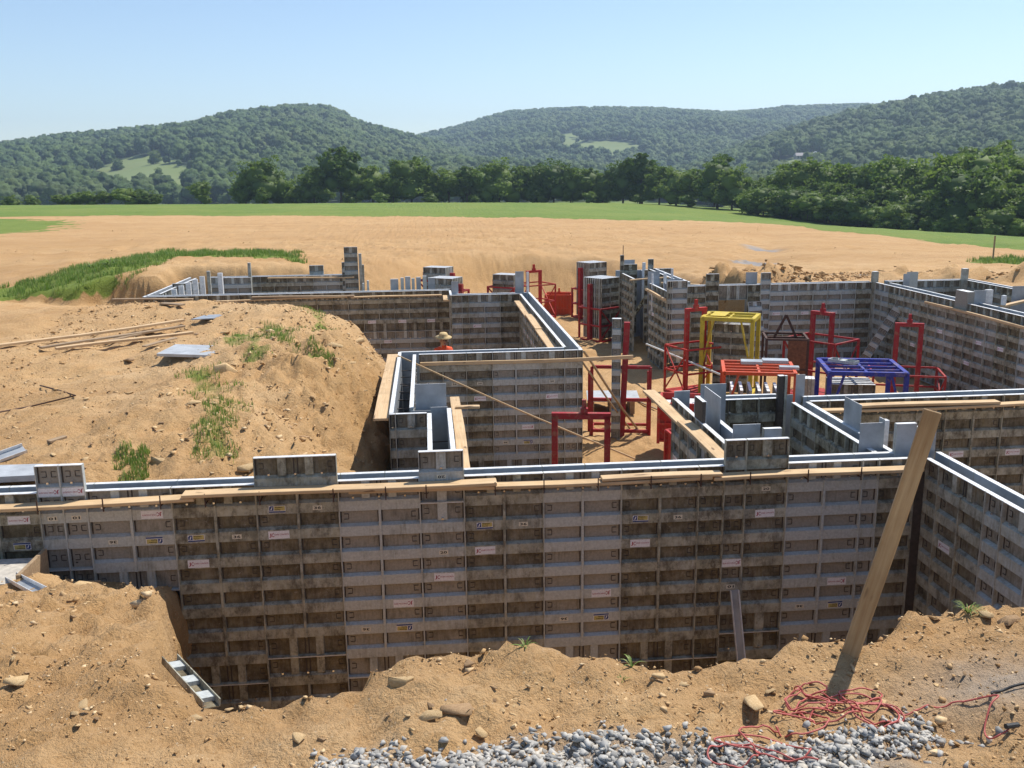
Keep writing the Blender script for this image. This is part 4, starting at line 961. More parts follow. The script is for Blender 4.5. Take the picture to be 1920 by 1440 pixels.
# orange basket at the end of the corridor
def basket(label, x, y, rz, mat, w, d, h, z=None, name='steel_basket', bars=9, lg=True, fillm=None):
    z = gz(x, y) if z is None else z
    r = Rig(name, label, (x, y, z), rz, mat, 'basket', 'steel baskets on the dirt floor'); a, c = w/2, d/2
    for sx in (-a, a):
        for sy in (-c, c): r.part('corner_post', [((sx, sy, 0), (sx, sy, h))], .06)
    for zz in (.06, h*.5, h): r.part('rail', [((-a, -c, zz), (a, -c, zz)), ((a, -c, zz), (a, c, zz)), ((a, c, zz), (-a, c, zz)), ((-a, c, zz), (-a, -c, zz))], .045)
    for nm, pts in (('side_panel', [(-a+.02, -a+.028, -c, c)]), ('side_panel', [(a-.028, a-.02, -c, c)]), ('side_panel', [(-a, a, -c+.02, -c+.028)]), ('side_panel', [(-a, a, c-.028, c-.02)])):
        x0, x1, y0, y1 = pts[0]; r.plate(nm, x0, x1, y0, y1, .08, h-.02)
    for k in range(bars):
        t = -a+w*(k+.5)/bars; r.part('stiffener', [((t, -c-.012, .06), (t, -c-.012, h)), ], .03)
    r.plate('floor_plate', -a, a, -c, c, .05, .06)
    if lg: lug(r, 0, 0, h); r.part('lifting_beam', [((-a, 0, h+.03), (a, 0, h+.03))], .07)
    if fillm:
        for k in range(6): r.plate('contents', -a+.06+k*(w-.1)/6, -a+.06+(k+.8)*(w-.1)/6, -c+.06, c-.06, h-.25, h-.06-random.random()*.06, fillm)
    return r
basket('bright orange sheet steel basket at the end of the corridor', 5.45, 38.6, rad(-14), 'paint_orange', 1.05, 1.05, 1.1, z=.48)
basket('tall narrow red sheet steel bin beside the narrow wall', 4.30, 15.3, rad(4), 'paint_red', .30, .75, 1.35, z=FLOOR+.02, name='steel_bin', bars=3, lg=False, fillm='panel_edge')
basket('low red basket of aluminium pieces behind the upright plates', 5.35, 18.6, rad(-18), 'paint_red', 1.15, .95, .85, z=FLOOR+.35, bars=4, lg=False, fillm='panel_edge')
# crimson portal and tall frame near the middle
r = Rig('lifting_portal', 'crimson lifting portal with a lug just behind the front wall', (2.42, 14.6, FLOOR), rad(-10), 'paint_crimson')
for x in (-.43, .43): r.part('portal_post', [((x, 0, 0), (x, 0, 1.97))], .10)
r.part('portal_beam', [((-.48, 0, 1.97), (.48, 0, 1.97))], .10); lug(r, .05, 0, 2.0)
r.part('base_rail', [((-.6, -.45, .06), (.6, -.45, .06)), ((.6, -.45, .06), (.6, .45, .06)), ((-.6, .45, .06), (.6, .45, .06)), ((-.6, -.45, .06), (-.6, .45, .06))], .06)
r = Rig('lifting_rack', 'crimson tube frame holding one tall narrow form in the corridor', (4.25, 20.2, FLOOR), rad(-12), 'paint_crimson')
for x in (-.65, .65): r.part('frame_post', [((x, 0, 0), (x, 0, 1.6))], .07)
for zz in (.12, .85, 1.6): r.part('frame_rail', [((-.65, 0, zz), (.65, 0, zz))], .07)
for x in (-.72, .62): r.part('rear_post', [((x, .30, 0), (x, .30, 1.45))], .06)
r.part('base_rail', [((-.65, 0, .05), (-.65, .85, .05)), ((.65, 0, .05), (.65, .85, .05)), ((-.65, .85, .05), (.65, .85, .05))], .06)
r.part('tall_post', [((.03, -.09, 0), (.12, -.02, 2.62))], .13, .15); 
store('tall narrow wall form propped on the crimson tube frame', 4.10, 20.0, FLOOR, rad(-12), 2, .20, 2.74, gap=.075, dirt=.2)
# red rack, yellow rack, brown basket, red racks and table racks in the right hand room
lift_rack('red lifting rack left of the yellow rack', (7.1, 24.2), rad(20), 'paint_red', w=1.2, d=1.0, h=2.25, bh=1.3, z=FLOOR)
def table_rack(label, plabel, x, y, rz, mat, w, d, h, n, z=FLOOR, post=.07, ph=1.2, grid=3):
    r = Rig('table_rack', label, (x, y, z), rz, mat); a, c = w/2, d/2
    for sx in (-a, a):
        for sy in (-c, c): r.part('post', [((sx, sy, 0), (sx, sy, h))], post)
    for p, q in (((-a, -c), (a, -c)), ((a, -c), (a, c)), ((a, c), (-a, c)), ((-a, c), (-a, -c))):
        r.part('top_rail', [((*p, h-.03), (*q, h-.03))], post); r.part('base_rail', [((*p, .06), (*q, .06))], post)
    for k in range(grid): yy = -c+d*(k+1)/(grid+1); r.part('cross_bar', [((-a, yy, h-.03), (a, yy, h-.03))], .05)
    r.part('cross_bar', [((0, -c, h-.03), (0, c, h-.03))], .05)
    r.part('brace', [((-a, -c, h*.35), (-a+.3, -c, h-.06)), ((a, -c, h*.35), (a-.3, -c, h-.06))], .045)
    if n: store(plabel, x-.1, y, z+.1, rz+rad(90), n, min(.914, d-.2), ph, gap=(w-.35)/max(1, n))
    return r
yr = table_rack('tall yellow square tube rack', 'wall form stored in the tall yellow rack', 8.0, 24.0, rad(-28), 'paint_yellow', 1.3, 1.05, 2.12, 0, ph=1.9, post=.10, grid=2)
store('wall form stored in the tall yellow rack', 8.1, 24.05, FLOOR+.1, rad(-28), 5, .914, 1.8288, gap=.14)
yr.plate('top_plate', -.5, -.1, -.35, .4, 2.14, 2.155)
r = Rig('rusty_basket', 'rusty brown basket with a triangular lifting eye', (9.0, 22.7, FLOOR), rad(-15), 'rust_dark', 'basket')
for sx in (-.5, .5):
    for sy in (-.5, .5): r.part('corner_post', [((sx, sy, 0), (sx, sy, 1.75))], .06)
for zz in (.1, 1.0, 1.75): r.part('rail', [((-.5, -.5, zz), (.5, -.5, zz)), ((.5, -.5, zz), (.5, .5, zz)), ((.5, .5, zz), (-.5, .5, zz)), ((-.5, .5, zz), (-.5, -.5, zz))], .05)
r.plate('side_panel', .02, .5, -.52, -.51, .9, 1.74, 'rust'); r.plate('side_panel', .51, .52, -.48, .48, .1, 1.7, 'rust')
r.part('lifting_eye', [((-.28, 0, 1.7), (0, 0, 2.3)), ((.28, 0, 1.7), (0, 0, 2.3)), ((-.5, 0, 1.72), (.5, 0, 1.72))], .06)
lift_rack('red lifting rack in the middle of the right room', (10.35, 23.6), rad(-55), 'paint_crimson', w=1.5, d=1.15, h=2.2, bh=1.55, z=FLOOR-.05)
lift_rack('red lifting rack in the right corner under the leaning form', (11.9, 22.0), rad(-20), 'paint_crimson', w=1.65, d=1.2, h=2.15, bh=1.0, z=FLOOR-.1)
table_rack('orange red table rack full of forms left of the blue one', 'wall form stored in the orange red table rack', 7.0, 19.1, rad(-16), 'paint_orange', 1.45, 1.25, 1.75, 6, ph=1.2192)
store('loose wall form standing between the red and blue table racks', 8.05, 19.0, FLOOR, rad(70), 4, .305, 1.5, gap=.07)
for k, (dx, dy, w_, l_) in enumerate(((-.25, .35, .45, .3), (.25, .4, .55, .3), (.35, -.35, .4, .2))):
    o = link('wall_form', panel_mesh(l_, w_)); o.matrix_world = Matrix.Translation((7.0+dx, 19.1+dy, FLOOR+1.80)) @ Matrix.Rotation(rad(-16), 4, 'Z') @ Matrix.Rotation(rad(90), 4, 'X') @ Matrix.Rotation(rad(90), 4, 'Y')
    o['dirt'] = .1; tag(o, ('left small form lying at the back on top of the orange red rack', 'right small form lying at the back on top of the orange red rack', 'small form lying at the front corner on top of the orange red rack')[k], 'wall form', 'small forms lying on the orange red rack')
table_rack('dark blue table rack beside the red lifting rack', 'wall form stored in the dark blue table rack', 9.35, 19.2, rad(-14), 'paint_blue', 1.55, 1.5, 1.68, 0, ph=1.2192, post=.09)
store('wall form stored in the dark blue table rack', 9.2, 19.35, FLOOR+.1, rad(-14), 5, .914, 1.2192, gap=.17, dirt=.7)
o = link('wall_form', panel_mesh(.25, .6)); o.matrix_world = Matrix.Translation((9.05, 18.9, FLOOR+1.76)) @ Matrix.Rotation(rad(40), 4, 'Z') @ Matrix.Rotation(rad(-90), 4, 'X'); o['dirt'] = .02
tag(o, 'pale sheet lying on the dark blue table rack', 'sheet')
def leaning(label, x, y, z, rz, lean, roll, w, h, dirt):
    o = link('wall_form', panel_mesh(w, h)); o['dirt'] = dirt
    o.matrix_world = Matrix.Translation((x, y, z)) @ Matrix.Rotation(rz, 4, 'Z') @ Matrix.Rotation(lean, 4, 'X') @ Matrix.Rotation(roll, 4, 'Y'); tag(o, label, 'wall form')
leaning('pale wall form leaning upright on the back right wall', 9.72, 26.95, FLOOR, 0, rad(-14), rad(-2), .42, 2.05, 0.0)
leaning('narrow grey wall form leaning slantwise on the right wall', 12.7, 26.6, FLOOR, rad(-25), rad(-6), rad(28), .254, 2.44, .2)
leaning('narrow form leaning slantwise in the dark tall corner', 6.35, 31.6, FLOOR, rad(-60), rad(-10), rad(34), .12, 2.2, .95)
# sheet on blocks and straw by the tall frame
r = Rig('sheet_stack', 'pale sheet resting on timber blocks behind the crimson frame', (4.65, 22.6, FLOOR), rad(-8), 'panel_edge', 'sheet stack', None)
r.plate('sheet', -.75, .55, -.55, .55, .34, .38, 'sheet_metal')
for k in range(3): r.plate('timber_block', -.7+.5*k, -.58+.5*k, -.5, .5, .02, .33, 'wood_old')
# long poles
def pole(name, label, p, q, rr, mat, n=8, cat='pole'):
    o = link(name, MB().tube([p, q], rr, n).mesh(name, [mat], True)); return tag(o, label, cat)
pole('pipe', 'long pale pipe sloping across the red lifting rack', at_y(1212, 645, 25.9), at_y(1352, 703, 22.6), .028, 'pvc')
def brace(label, a, b, mat='wood_old', w=.05):
    plank(a, b, w, .03, label, mat, name='brace_batten', cat='brace', group='sloping braces')
brace('upper sloping brace right of the middle wall corner', at_y(1094, 660, 18.0), at_y(1195, 805, 20.6), 'wood_old')
brace('lower sloping brace right of the middle wall corner', at_y(1091, 680, 18.0), at_y(1187, 812, 20.9), 'wood_old', .035)
brace('long thin batten sloping down across the middle wall face', (-.62, 17.6, 3.06), at_y(1190, 862, 16.4), 'wood_new', .022)
brace('dark stick lying on the dirt floor of the corridor', at_z(1160, 738, FLOOR+.05), at_z(1235, 768, FLOOR+.02), 'wood_old', .05)

# ------------------------------------------------------------------ worker behind the middle wall
def person():
    root = empty('person', (.33, 22.6, gz(.33, 22.6)-.12), rad(15)); tag(root, 'person in an orange shirt and straw hat standing behind the middle wall', 'person')
    J = {'pel': (0, 0, .93), 'sp': (0, .02, 1.12), 'ch': (0, .03, 1.32), 'nk': (0, .01, 1.50), 'hd': (0, -.03, 1.60), 'hd2': (0, -.03, 1.72)}
    R = {'pel': .15, 'sp': .14, 'ch': .17, 'nk': .06, 'hd': .085, 'hd2': .085}
    E_ = [('pel', 'sp'), ('sp', 'ch'), ('ch', 'nk'), ('nk', 'hd'), ('hd', 'hd2')]
    for s, k in ((-1, 'l'), (1, 'r')):
        J.update({'hip'+k: (s*.10, 0, .88), 'kn'+k: (s*.11, -.03, .48), 'an'+k: (s*.12, .03, .09), 'to'+k: (s*.13, -.12, .05),
                  'sh'+k: (s*.19, .03, 1.41), 'el'+k: (s*.27, .0, 1.13), 'wr'+k: (s*.25, -.16, .95), 'pa'+k: (s*.25, -.22, .90)})
        R.update({'hip'+k: .095, 'kn'+k: .062, 'an'+k: .045, 'to'+k: .04, 'sh'+k: .075, 'el'+k: .05, 'wr'+k: .034, 'pa'+k: .036})
        E_ += [('pel', 'hip'+k), ('hip'+k, 'kn'+k), ('kn'+k, 'an'+k), ('an'+k, 'to'+k), ('ch', 'sh'+k), ('sh'+k, 'el'+k), ('el'+k, 'wr'+k), ('wr'+k, 'pa'+k)]
        for i in range(5):
            a = 'f%d%s' % (i, k); L = (.05, .075, .085, .08, .06)[i]; ox = (i-2)*.019
            J[a] = (s*.25+ox, -.22-(.03 if i else .0), .88 if i else .91); J[a+'b'] = (s*.25+ox*1.2+(0 if i else -s*.04), -.24-L*.4, .88-L*.8 if i else .88)
            R[a] = .010; R[a+'b'] = .008; E_ += [('pa'+k, a), (a, a+'b')]
    ks = list(J); me = bpy.data.meshes.new('body'); me.from_pydata([J[k] for k in ks], [(ks.index(a), ks.index(b)) for a, b in E_], [])
    o = link('body', me, root); md = o.modifiers.new('skin', 'SKIN'); o.modifiers.new('sub', 'SUBSURF').levels = 1; o.modifiers['sub'].render_levels = 1
    for i, k in enumerate(ks): me.skin_vertices[0].data[i].radius = (R[k], R[k])
    me.skin_vertices[0].data[ks.index('pel')].use_root = True
    dg = bpy.context.evaluated_depsgraph_get(); m2 = bpy.data.meshes.new_from_object(o.evaluated_get(dg)); o.modifiers.clear(); o.data = m2
    m2.materials.clear()
    for m in ('jeans', 'shirt_orange', 'skin'): m2.materials.append(MAT[m])
    for p in m2.polygons:
        c = p.center; p.use_smooth = True
        p.material_index = 0 if (c.z < 1.0 and abs(c.x) < .22 and c.y > -.14) else (2 if c.z > 1.50 or (abs(c.x) > .2 and c.z < 1.12) else 1)
        if c.z < .09: p.material_index = 0
    face = MB()
    for s in (-1, 1): face.box(s*.034-.012, s*.034+.012, -.118, -.108, 1.655, 1.668)
    link('eyes', face.mesh('eyes', ['hair']), o)
    link('nose', MB().box(-.012, .012, -.135, -.105, 1.615, 1.65).mesh('nose', ['skin']), o); link('mouth', MB().box(-.025, .025, -.117, -.105, 1.585, 1.592).mesh('mouth', ['ink_red']), o)
    for s in (-1, 1): link('ear', MB().box(s*.085-.01, s*.085+.01, -.045, -.01, 1.615, 1.67).mesh('ear', ['skin']), o)
    v, f = ico(3, 5, .03, (.092, .10, .06)); link('hair', np_mesh('hair', v, f, ['hair'], None, True), root, (0, -.02, 1.72))
    b = MB(); prof = [(.20, 0), (.205, .012), (.115, .02), (.11, .075), (.085, .115), (.0, .125)]; n = 20
    for r_, z_ in prof: b.v += [(r_*math.cos(6.2832*k/n), r_*1.08*math.sin(6.2832*k/n), z_) for k in range(n)]
    for j in range(len(prof)-1):
        for k in range(n): b.f.append((j*n+k, j*n+(k+1) % n, (j+1)*n+(k+1) % n, (j+1)*n+k)); b.m.append(0)
    h = link('straw_hat', b.mesh('straw_hat', ['straw'], True), root, (0, -.02, 1.725)); h.rotation_euler = (rad(6), 0, 0)
person()

# ------------------------------------------------------------------ stones
def rock_mesh(seed, sq=(1, .8, .55), sub=2):
    r = np.random.default_rng(seed); v, f = ico(sub, seed, .12, (1, 1, 1), 1.2)
    for _ in range(15):                                       # chip flat faces off
        n = r.normal(size=3); n /= np.linalg.norm(n); d = r.uniform(.42, .72); k = v@n
        v = v - np.where(k > d, k-d, 0)[:, None]*n
    v = v*np.array(sq)
    return v, f
def shard(seed, sq=(1, .8, .55), n=12, bev=0):
    """broken stone: hull of a few points"""
    r = np.random.default_rng(seed); bm = bmesh.new()
    for p in r.normal(size=(n, 3)): p = p/np.linalg.norm(p)*r.uniform(.8, 1.0); bm.verts.new(p*np.array(sq))
    res = bmesh.ops.convex_hull(bm, input=bm.verts); bmesh.ops.delete(bm, geom=[v for v in bm.verts if not v.link_faces], context='VERTS')
    if bev:
        bmesh.ops.bevel(bm, geom=list(bm.edges), offset=bev, segments=1, affect='EDGES'); bmesh.ops.triangulate(bm, faces=bm.faces)
    bm.verts.index_update(); v = np.array([x.co[:] for x in bm.verts]); f = np.array([[q.index for q in p.verts] for p in bm.faces]); bm.free(); return v, f
_rm = {}
def rock_data(i, mat):
    if (i, mat) not in _rm:
        v, f = shard(100+i, (1.1, .7+.3*((i*7) % 5)/5, .26+.22*((i*3) % 4)/4), 11, .03); _rm[(i, mat)] = np_mesh('stone', v, f, [mat], None, False)
    return _rm[(i, mat)]
def stone(px, py, wpx, label, z=3.75, mat='rock_tan', i=0, group=None, sink=.25, cat='stone'):
    P = at_z(px, py, z); zz = gz(P[0], P[1])
    for _ in range(3): P = at_z(px, py, zz); zz = gz(P[0], P[1])
    dist = float(np.dot(P-EYE, FW)); s = wpx*dist/F_PX/2
    o = link('stone', rock_data(i % 10, mat)); o.scale = (s, s, s); o.rotation_euler = (random.uniform(-.2, .2), random.uniform(-.2, .2), random.uniform(0, 6.28) if i % 3 else random.uniform(-.3, .3))
    o.location = (P[0], P[1], zz+s*.5*(.6-sink)); return tag(o, label, cat, group)
for a in ((742, 1284, 72, 'biggest pale stone on the rim of the trench', 3.75, 'rock_tan', 3), (862, 1336, 82, 'long brown slab of stone in the middle foreground', 3.75, 'rock_brown', 0),
          (806, 1342, 52, 'flat tan stone left of the brown slab', 3.75, 'rock_tan', 6), (902, 1350, 38, 'squarish tan stone right of the brown slab', 3.75, 'rock_tan', 2), (563, 1394, 42, 'tan block beside loose gravel in the left foreground', 3.75, 'rock_tan', 4),
          (416, 1311, 26, 'round stone at the left rim of the trench', 3.72, 'rock_tan', 5), (497, 1312, 46, 'low pale stone on the left rim of the trench', 3.72, 'rock_tan', 1), (372, 1347, 38, 'pale flat stone on the left foreground dirt', 3.74, 'rock_tan', 7),
          (1412, 1332, 68, 'big orange brown stone left of the cord coil', 3.75, 'rock_tan', 8), (1331, 1303, 32, 'dark rounded stone in front of the metal channel', 3.74, 'rock_brown', 9), (1236, 1272, 34, 'pale stone near the right weeds', 3.75, 'rock_tan', 2),
          (1445, 1293, 24, 'small stone above the big orange brown stone', 3.74, 'rock_tan', 1), (880, 1245, 28, 'brown stone perched on the rim above the brown slab', 3.76, 'rock_brown', 4), (1515, 1350, 30, 'stone inside the cord coil', 3.76, 'rock_tan', 5),
          (35, 1282, 56, 'orange stone at the left edge of the heap', 3.5, 'rock_tan', 0), (152, 1100, 62, 'flat stone on top of the left heap', 2.5, 'rock_tan', 6), (30, 1112, 40, 'stone beside the aluminium channel on the heap', 2.5, 'rock_tan', 3),
          (25, 1150, 46, 'flat pale stone low on the left heap', 2.9, 'rock_tan', 1), (1890, 1170, 50, 'flat stone on the right foreground rise', 3.76, 'rock_brown', 6), (1850, 1155, 44, 'stone near the grass tuft on the right rise', 3.76, 'rock_tan', 2),
          (600, 1388, 26, 'brown stone next to the tan block', 3.75, 'rock_brown', 3), (155, 1326, 40, 'pale stone in the lower left foreground', 3.7, 'rock_tan', 8)):
    stone(*a)
for a in ((496, 577, 30, 'rounded boulder at the far edge of the yard', 3.0, 'rock_brown', 2), (485, 600, 17, 'small pointed stone below the far boulder', 3.0, 'rock_brown', 4), (424, 629, 26, 'flat stone behind the pale sheet', 3.05, 'rock_tan', 0),
          (425, 695, 60, 'large buried tan rock in the yard by the grass', 3.05, 'rock_tan', 5), (362, 756, 32, 'pale flat stone in the grass of the slope', 3.0, 'rock_tan', 6), (402, 748, 22, 'pale stone right of the flat one in the grass', 3.0, 'rock_tan', 7),
          (292, 865, 52, 'orange block of rock just behind the front wall', 2.95, 'rock_tan', 3), (240, 680, 34, 'dark reddish clod in the middle of the yard', 3.05, 'rock_brown', 1), (568, 820, 32, 'grey brown stone on the slope', 2.4, 'rock_brown', 8),
          (540, 798, 24, 'stone uphill of the grey brown one on the slope', 2.6, 'rock_brown', 9), (625, 652, 40, 'flat slab on the crest of the mound', 3.0, 'rock_tan', 6), (672, 628, 34, 'rounded boulder on the mound edge before the back wall', 3.05, 'rock_tan', 2),
          (158, 850, 26, 'stone rolled near the front wall in the yard', 2.96, 'rock_tan', 4), (435, 790, 20, 'pale chip of stone under the grass patch', 3.0, 'rock_tan', 7), (405, 577, 14, 'small stone right of the weathered board', 3.0, 'rock_tan', 1), (530, 700, 24, 'half buried stone on the upper slope', 2.9, 'rock_tan', 0)):
    stone(*a)
rr = np.random.default_rng(5)
for k in range(60):
    px, py = rr.uniform(20, 1900), rr.uniform(1262, 1375)
    if py < 1300 and px < 480: py = 1330
    stone(px, py, rr.uniform(9, 24), 'small loose stone lying on the foreground dirt', 3.75, 'rock_tan' if rr.random() < .75 else 'rock_brown', int(rr.integers(0, 10)), 'small stones on the foreground dirt', .35)
for k in range(34):
    px, py = rr.uniform(5, 255), rr.uniform(1092, 1290)
    stone(px, py, rr.uniform(10, 26), 'small loose stone lying on the left heap', 3.0, 'rock_tan' if rr.random() < .7 else 'rock_brown', int(rr.integers(0, 10)), 'small stones on the left heap', .35)
for k in range(90):
    px, py = rr.uniform(10, 700), rr.uniform(600, 880)
    if py < 600+.25*max(0, px-500) or (px < 320 and py < 690): continue
    stone(px, py, rr.uniform(8, 20), 'small loose stone lying on the yard and its slope', 2.9, 'rock_tan' if rr.random() < .7 else 'rock_brown', int(rr.integers(0, 10)), 'small stones in the left yard', .35)

def scatter_rocks(name, label, xs, ys, size, mat, sub, seed, tone, cat, flat=.65, lift=.35):
    r = np.random.default_rng(seed); n = len(xs); zs = ground_z(xs, ys)
    shapes = [shard(seed*31+k, (1, r.uniform(.65, .95), r.uniform(.5, .8)*flat), 9 if sub == 2 else 8) for k in range(24)]
    V, Fc, T = [], [], []; off = 0
    for i in range(n):
        v, f = shapes[(i*7) % 24]; a = r.uniform(0, 6.28, 3); s = size[i]
        ca, sa = math.cos(a[0]), math.sin(a[0]); Rz = np.array([[ca, -sa, 0], [sa, ca, 0], [0, 0, 1]])
        b_ = (a[1]-3.14)*.3; Rx = np.array([[1, 0, 0], [0, math.cos(b_), -math.sin(b_)], [0, math.sin(b_), math.cos(b_)]])
        V.append((v*s)@Rx.T@Rz.T + [xs[i], ys[i], zs[i]+s*lift]); Fc.append(f+off); off += len(v); T.append(np.full(len(v), tone[i]))
    o = link(name, np_mesh(name, np.concatenate(V), np.concatenate(Fc), [mat], {'tone': np.concatenate(T)}, False)); o['kind'] = 'stuff'; o['label'] = label; o['category'] = cat
    return o
# gravel along the bottom of the view
xs = rr.uniform(-2.2, 3.4, 46000); ys = rr.uniform(3.1, 4.6, 46000)
d = sdist(xs, ys, GRAVEL_AREA) + .22*fbm(xs, ys, 2.5, 4, 97)
bare = at_z(1680, 1430, 3.75); dd = d + .45*np.exp(-((xs-bare[0])/.22)**2-((ys-bare[1])/.10)**2)
keep = rr.random(46000) < np.clip(np.exp(-np.maximum(dd+.02, 0)*26), 0, 1)*.68
xs, ys = xs[keep][:14000], ys[keep][:14000]
sz = np.clip(rr.lognormal(math.log(.019), .36, len(xs)), .007, .04)
scatter_rocks('gravel', 'grey and white crushed gravel along the bottom edge', xs, ys, sz, 'gravel_stone', 2, 3, rr.random(len(xs)), 'gravel', flat=.9, lift=.12)
print('gravel', len(xs))
# crumbs of soil and little stones over the near dirt
n = 13000
xs = np.concatenate([rr.uniform(-3.2, 3.8, n), rr.uniform(-5.2, -2.0, 6000), rr.uniform(-9, -.7, 14000)]); ys = np.concatenate([rr.uniform(2.9, 5.3, n), rr.uniform(5.0, 10.0, 6000), rr.uniform(10.7, 26, 14000)])
dc = 1/(1+np.hypot(xs, ys)*0); dens = fbm(xs, ys, .8, 3, 7)
t_, y_, p_ = m_exc(xs, ys); ok = (t_ < .5) & (p_ < .7) & (dens > -.25)
xs, ys = xs[ok], ys[ok]; sz = np.clip(rr.lognormal(math.log(.0068), .62, len(xs)), .003, .05)*(1+np.clip(ys-9, 0, 20)*.09)
scatter_rocks('soil_crumbs', 'crumbs of tan soil and chips of stone over the dirt', xs, ys, sz, 'soil_crumbs', 1, 8, rr.random(len(xs)), 'soil', lift=.25)
n = 1500; xs = np.concatenate([rr.uniform(-3.4, -.75, n), rr.uniform(-4.6, -2.1, 500)]); ys = np.concatenate([rr.uniform(10.8, 24, n), rr.uniform(6, 9.8, 500)]); t_, y_, p_ = m_exc(xs, ys); ok = (t_ < .5) & (p_ < .5) & (fbm(xs, ys, .9, 3, 47) > -.12); xs, ys = xs[ok], ys[ok]
sz = np.clip(rr.lognormal(math.log(.032), .5, len(xs)), .012, .12)
scatter_rocks('bank_rubble', 'broken stony rubble on the cut banks of the mound', xs, ys, sz, 'soil_crumbs', 1, 22, rr.random(len(xs))*.75+.25, 'rubble', lift=.1)
# clods on the spoil heaps behind the right hand walls
n = 2600; xs = rr.uniform(7.8, 21, n); ys = rr.uniform(28.3, 34.5, n); t_, y_, p_ = m_exc(xs, ys); ok = (p_ < .8) & (fbm(xs, ys, .6, 3, 17) > -.1); xs, ys = xs[ok], ys[ok]
sz = np.clip(rr.lognormal(math.log(.06), .55, len(xs)), .025, .3)
scatter_rocks('spoil_clods', 'broken clods on the spoil heaps behind the right walls', xs, ys, sz, 'soil_crumbs', 1, 12, rr.random(len(xs))*.7, 'soil')
n = 3500; xs = rr.uniform(-25, 30, n); ys = rr.uniform(36, 75, n); t_, y_, p_ = m_exc(xs, ys); ok = (p_ < .5) & (y_ < .3) & (fbm(xs, ys, .25, 3, 27) > -.02); xs, ys = xs[ok], ys[ok]
sz = np.clip(rr.lognormal(math.log(.028), .55, len(xs)), .012, .12)
scatter_rocks('field_clods', 'scattered clods over the bare field', xs, ys, sz, 'soil_crumbs', 1, 14, rr.random(len(xs))*.6+.3, 'soil', lift=.1)

# ------------------------------------------------------------------ grass and weeds
def blades(xs, ys, hgt, wid, seed, lean=.5):
    r = np.random.default_rng(seed); n = len(xs); z = ground_z(xs, ys)
    a = r.uniform(0, 6.28, n); dx, dy = np.cos(a), np.sin(a); h = hgt*r.uniform(.5, 1.25, n); w = wid*r.uniform(.7, 1.3, n); l = h*r.uniform(.1, lean, n)
    b = np.stack([xs, ys, z-.01], -1); sd = np.stack([-dy*w/2, dx*w/2, 0*w], -1)
    mid = b + np.stack([dx*l*.35, dy*l*.35, h*.6], -1); tip = b + np.stack([dx*l, dy*l, h*.96], -1)
    V = np.stack([b-sd, b+sd, mid+sd*.7, mid-sd*.7, tip], 1).reshape(-1, 3); i = np.arange(n)*5
    Fc = np.concatenate([np.stack([i, i+1, i+2], -1), np.stack([i, i+2, i+3], -1), np.stack([i+3, i+2, i+4], -1)])
    return V, Fc, np.repeat(r.random(n), 5)
def turf(name, label, polys, n, hgt, wid, seed, pad=.1, cat='grass'):
    r = np.random.default_rng(seed); VV, FF, TT = [], [], []; off = 0
    for poly in polys:
        P = np.array(poly); lo, hi = P.min(0)-pad, P.max(0)+pad; lo = np.maximum(lo, (-26, 0)); hi = np.minimum(hi, (34, 60))
        x = r.uniform(lo[0], hi[0], n); y = r.uniform(lo[1], hi[1], n)
        k = sdist(x, y, poly) + fbm(x, y, 1.4, 4, 91)*.5 < pad*.5; cl = (fbm(x, y, 2.6, 4, seed, .7) > (-.02 if len(polys) > 1 else .06)) & ((m_exc(x, y)[1] < .45) | (len(polys) > 1)); x, y = x[k & cl], y[k & cl]
        if not len(x): continue
        v, f, t = blades(x, y, hgt, wid, seed+off % 97); VV.append(v); FF.append(f+off); TT.append(t); off += len(v)
    o = link(name, np_mesh(name, np.concatenate(VV), np.concatenate(FF), ['grass_blade'], {'tone': np.concatenate(TT)})); o['kind'] = 'stuff'; o['label'] = label; o['category'] = cat
turf('grass', 'long green grass on the bank behind the left yard', [GRASS_BANK], 90000, .20, .022, 3, .3)
turf('grass', 'patches of green grass on the slope of the mound', GRASS_SPOTS, 2200, .105, .011, 5, .05)
turf('grass', 'green grass patch at the right edge of the bare field', [GRASS_RIGHT], 14000, .2, .025, 7, .3)
def weed(px, py, z, hpx, label, n=14, seed=0, broad=.016):
    P = at_z(px, py, z); r = np.random.default_rng(seed); zz = gz(P[0], P[1]); dist = float(np.dot(P-EYE, FW)); H = hpx*dist/F_PX; b = MB()
    for k in range(n):
        a = r.uniform(0, 6.28); L = H*r.uniform(.7, 1.3); up = r.uniform(.5, 1.2); pts = []
        for t in np.linspace(0, 1, 6): rad_ = L*.75*t*(1.25-up*.5); pts.append((math.cos(a)*rad_, math.sin(a)*rad_, L*(up*t - .75*t*t*up)*1.15))
        sd = Vector((-math.sin(a), math.cos(a), 0)); w = broad*r.uniform(.6, 1.2); o0 = len(b.v)
        for j, p in enumerate(pts):
            ww = w*(1-j/5.3)*.5; b.v += [tuple(Vector(p)-sd*ww), tuple(Vector(p)+sd*ww)]
        for j in range(5): b.f.append((o0+2*j, o0+2*j+1, o0+2*j+3, o0+2*j+2)); b.m.append(0)
    me = b.mesh('weed', ['grass_blade']); a = me.attributes.new('tone', 'FLOAT', 'POINT'); a.data.foreach_set('value', np.repeat(r.random(n), 12)[:len(b.v)].astype(np.float32))
    tag(link('weed', me, None, (P[0], P[1], zz-.01)), label, 'weed', 'weeds on the foreground dirt')
weed(985, 1240, 3.75, 36, 'spindly weed on the rim in the middle of the trench', 8, 1, .013); weed(1185, 1246, 3.75, 38, 'curling weed on the rim right of the middle', 7, 2, .018); weed(1166, 1268, 3.75, 24, 'thin upright weed in front of the curling one', 6, 3, .01)
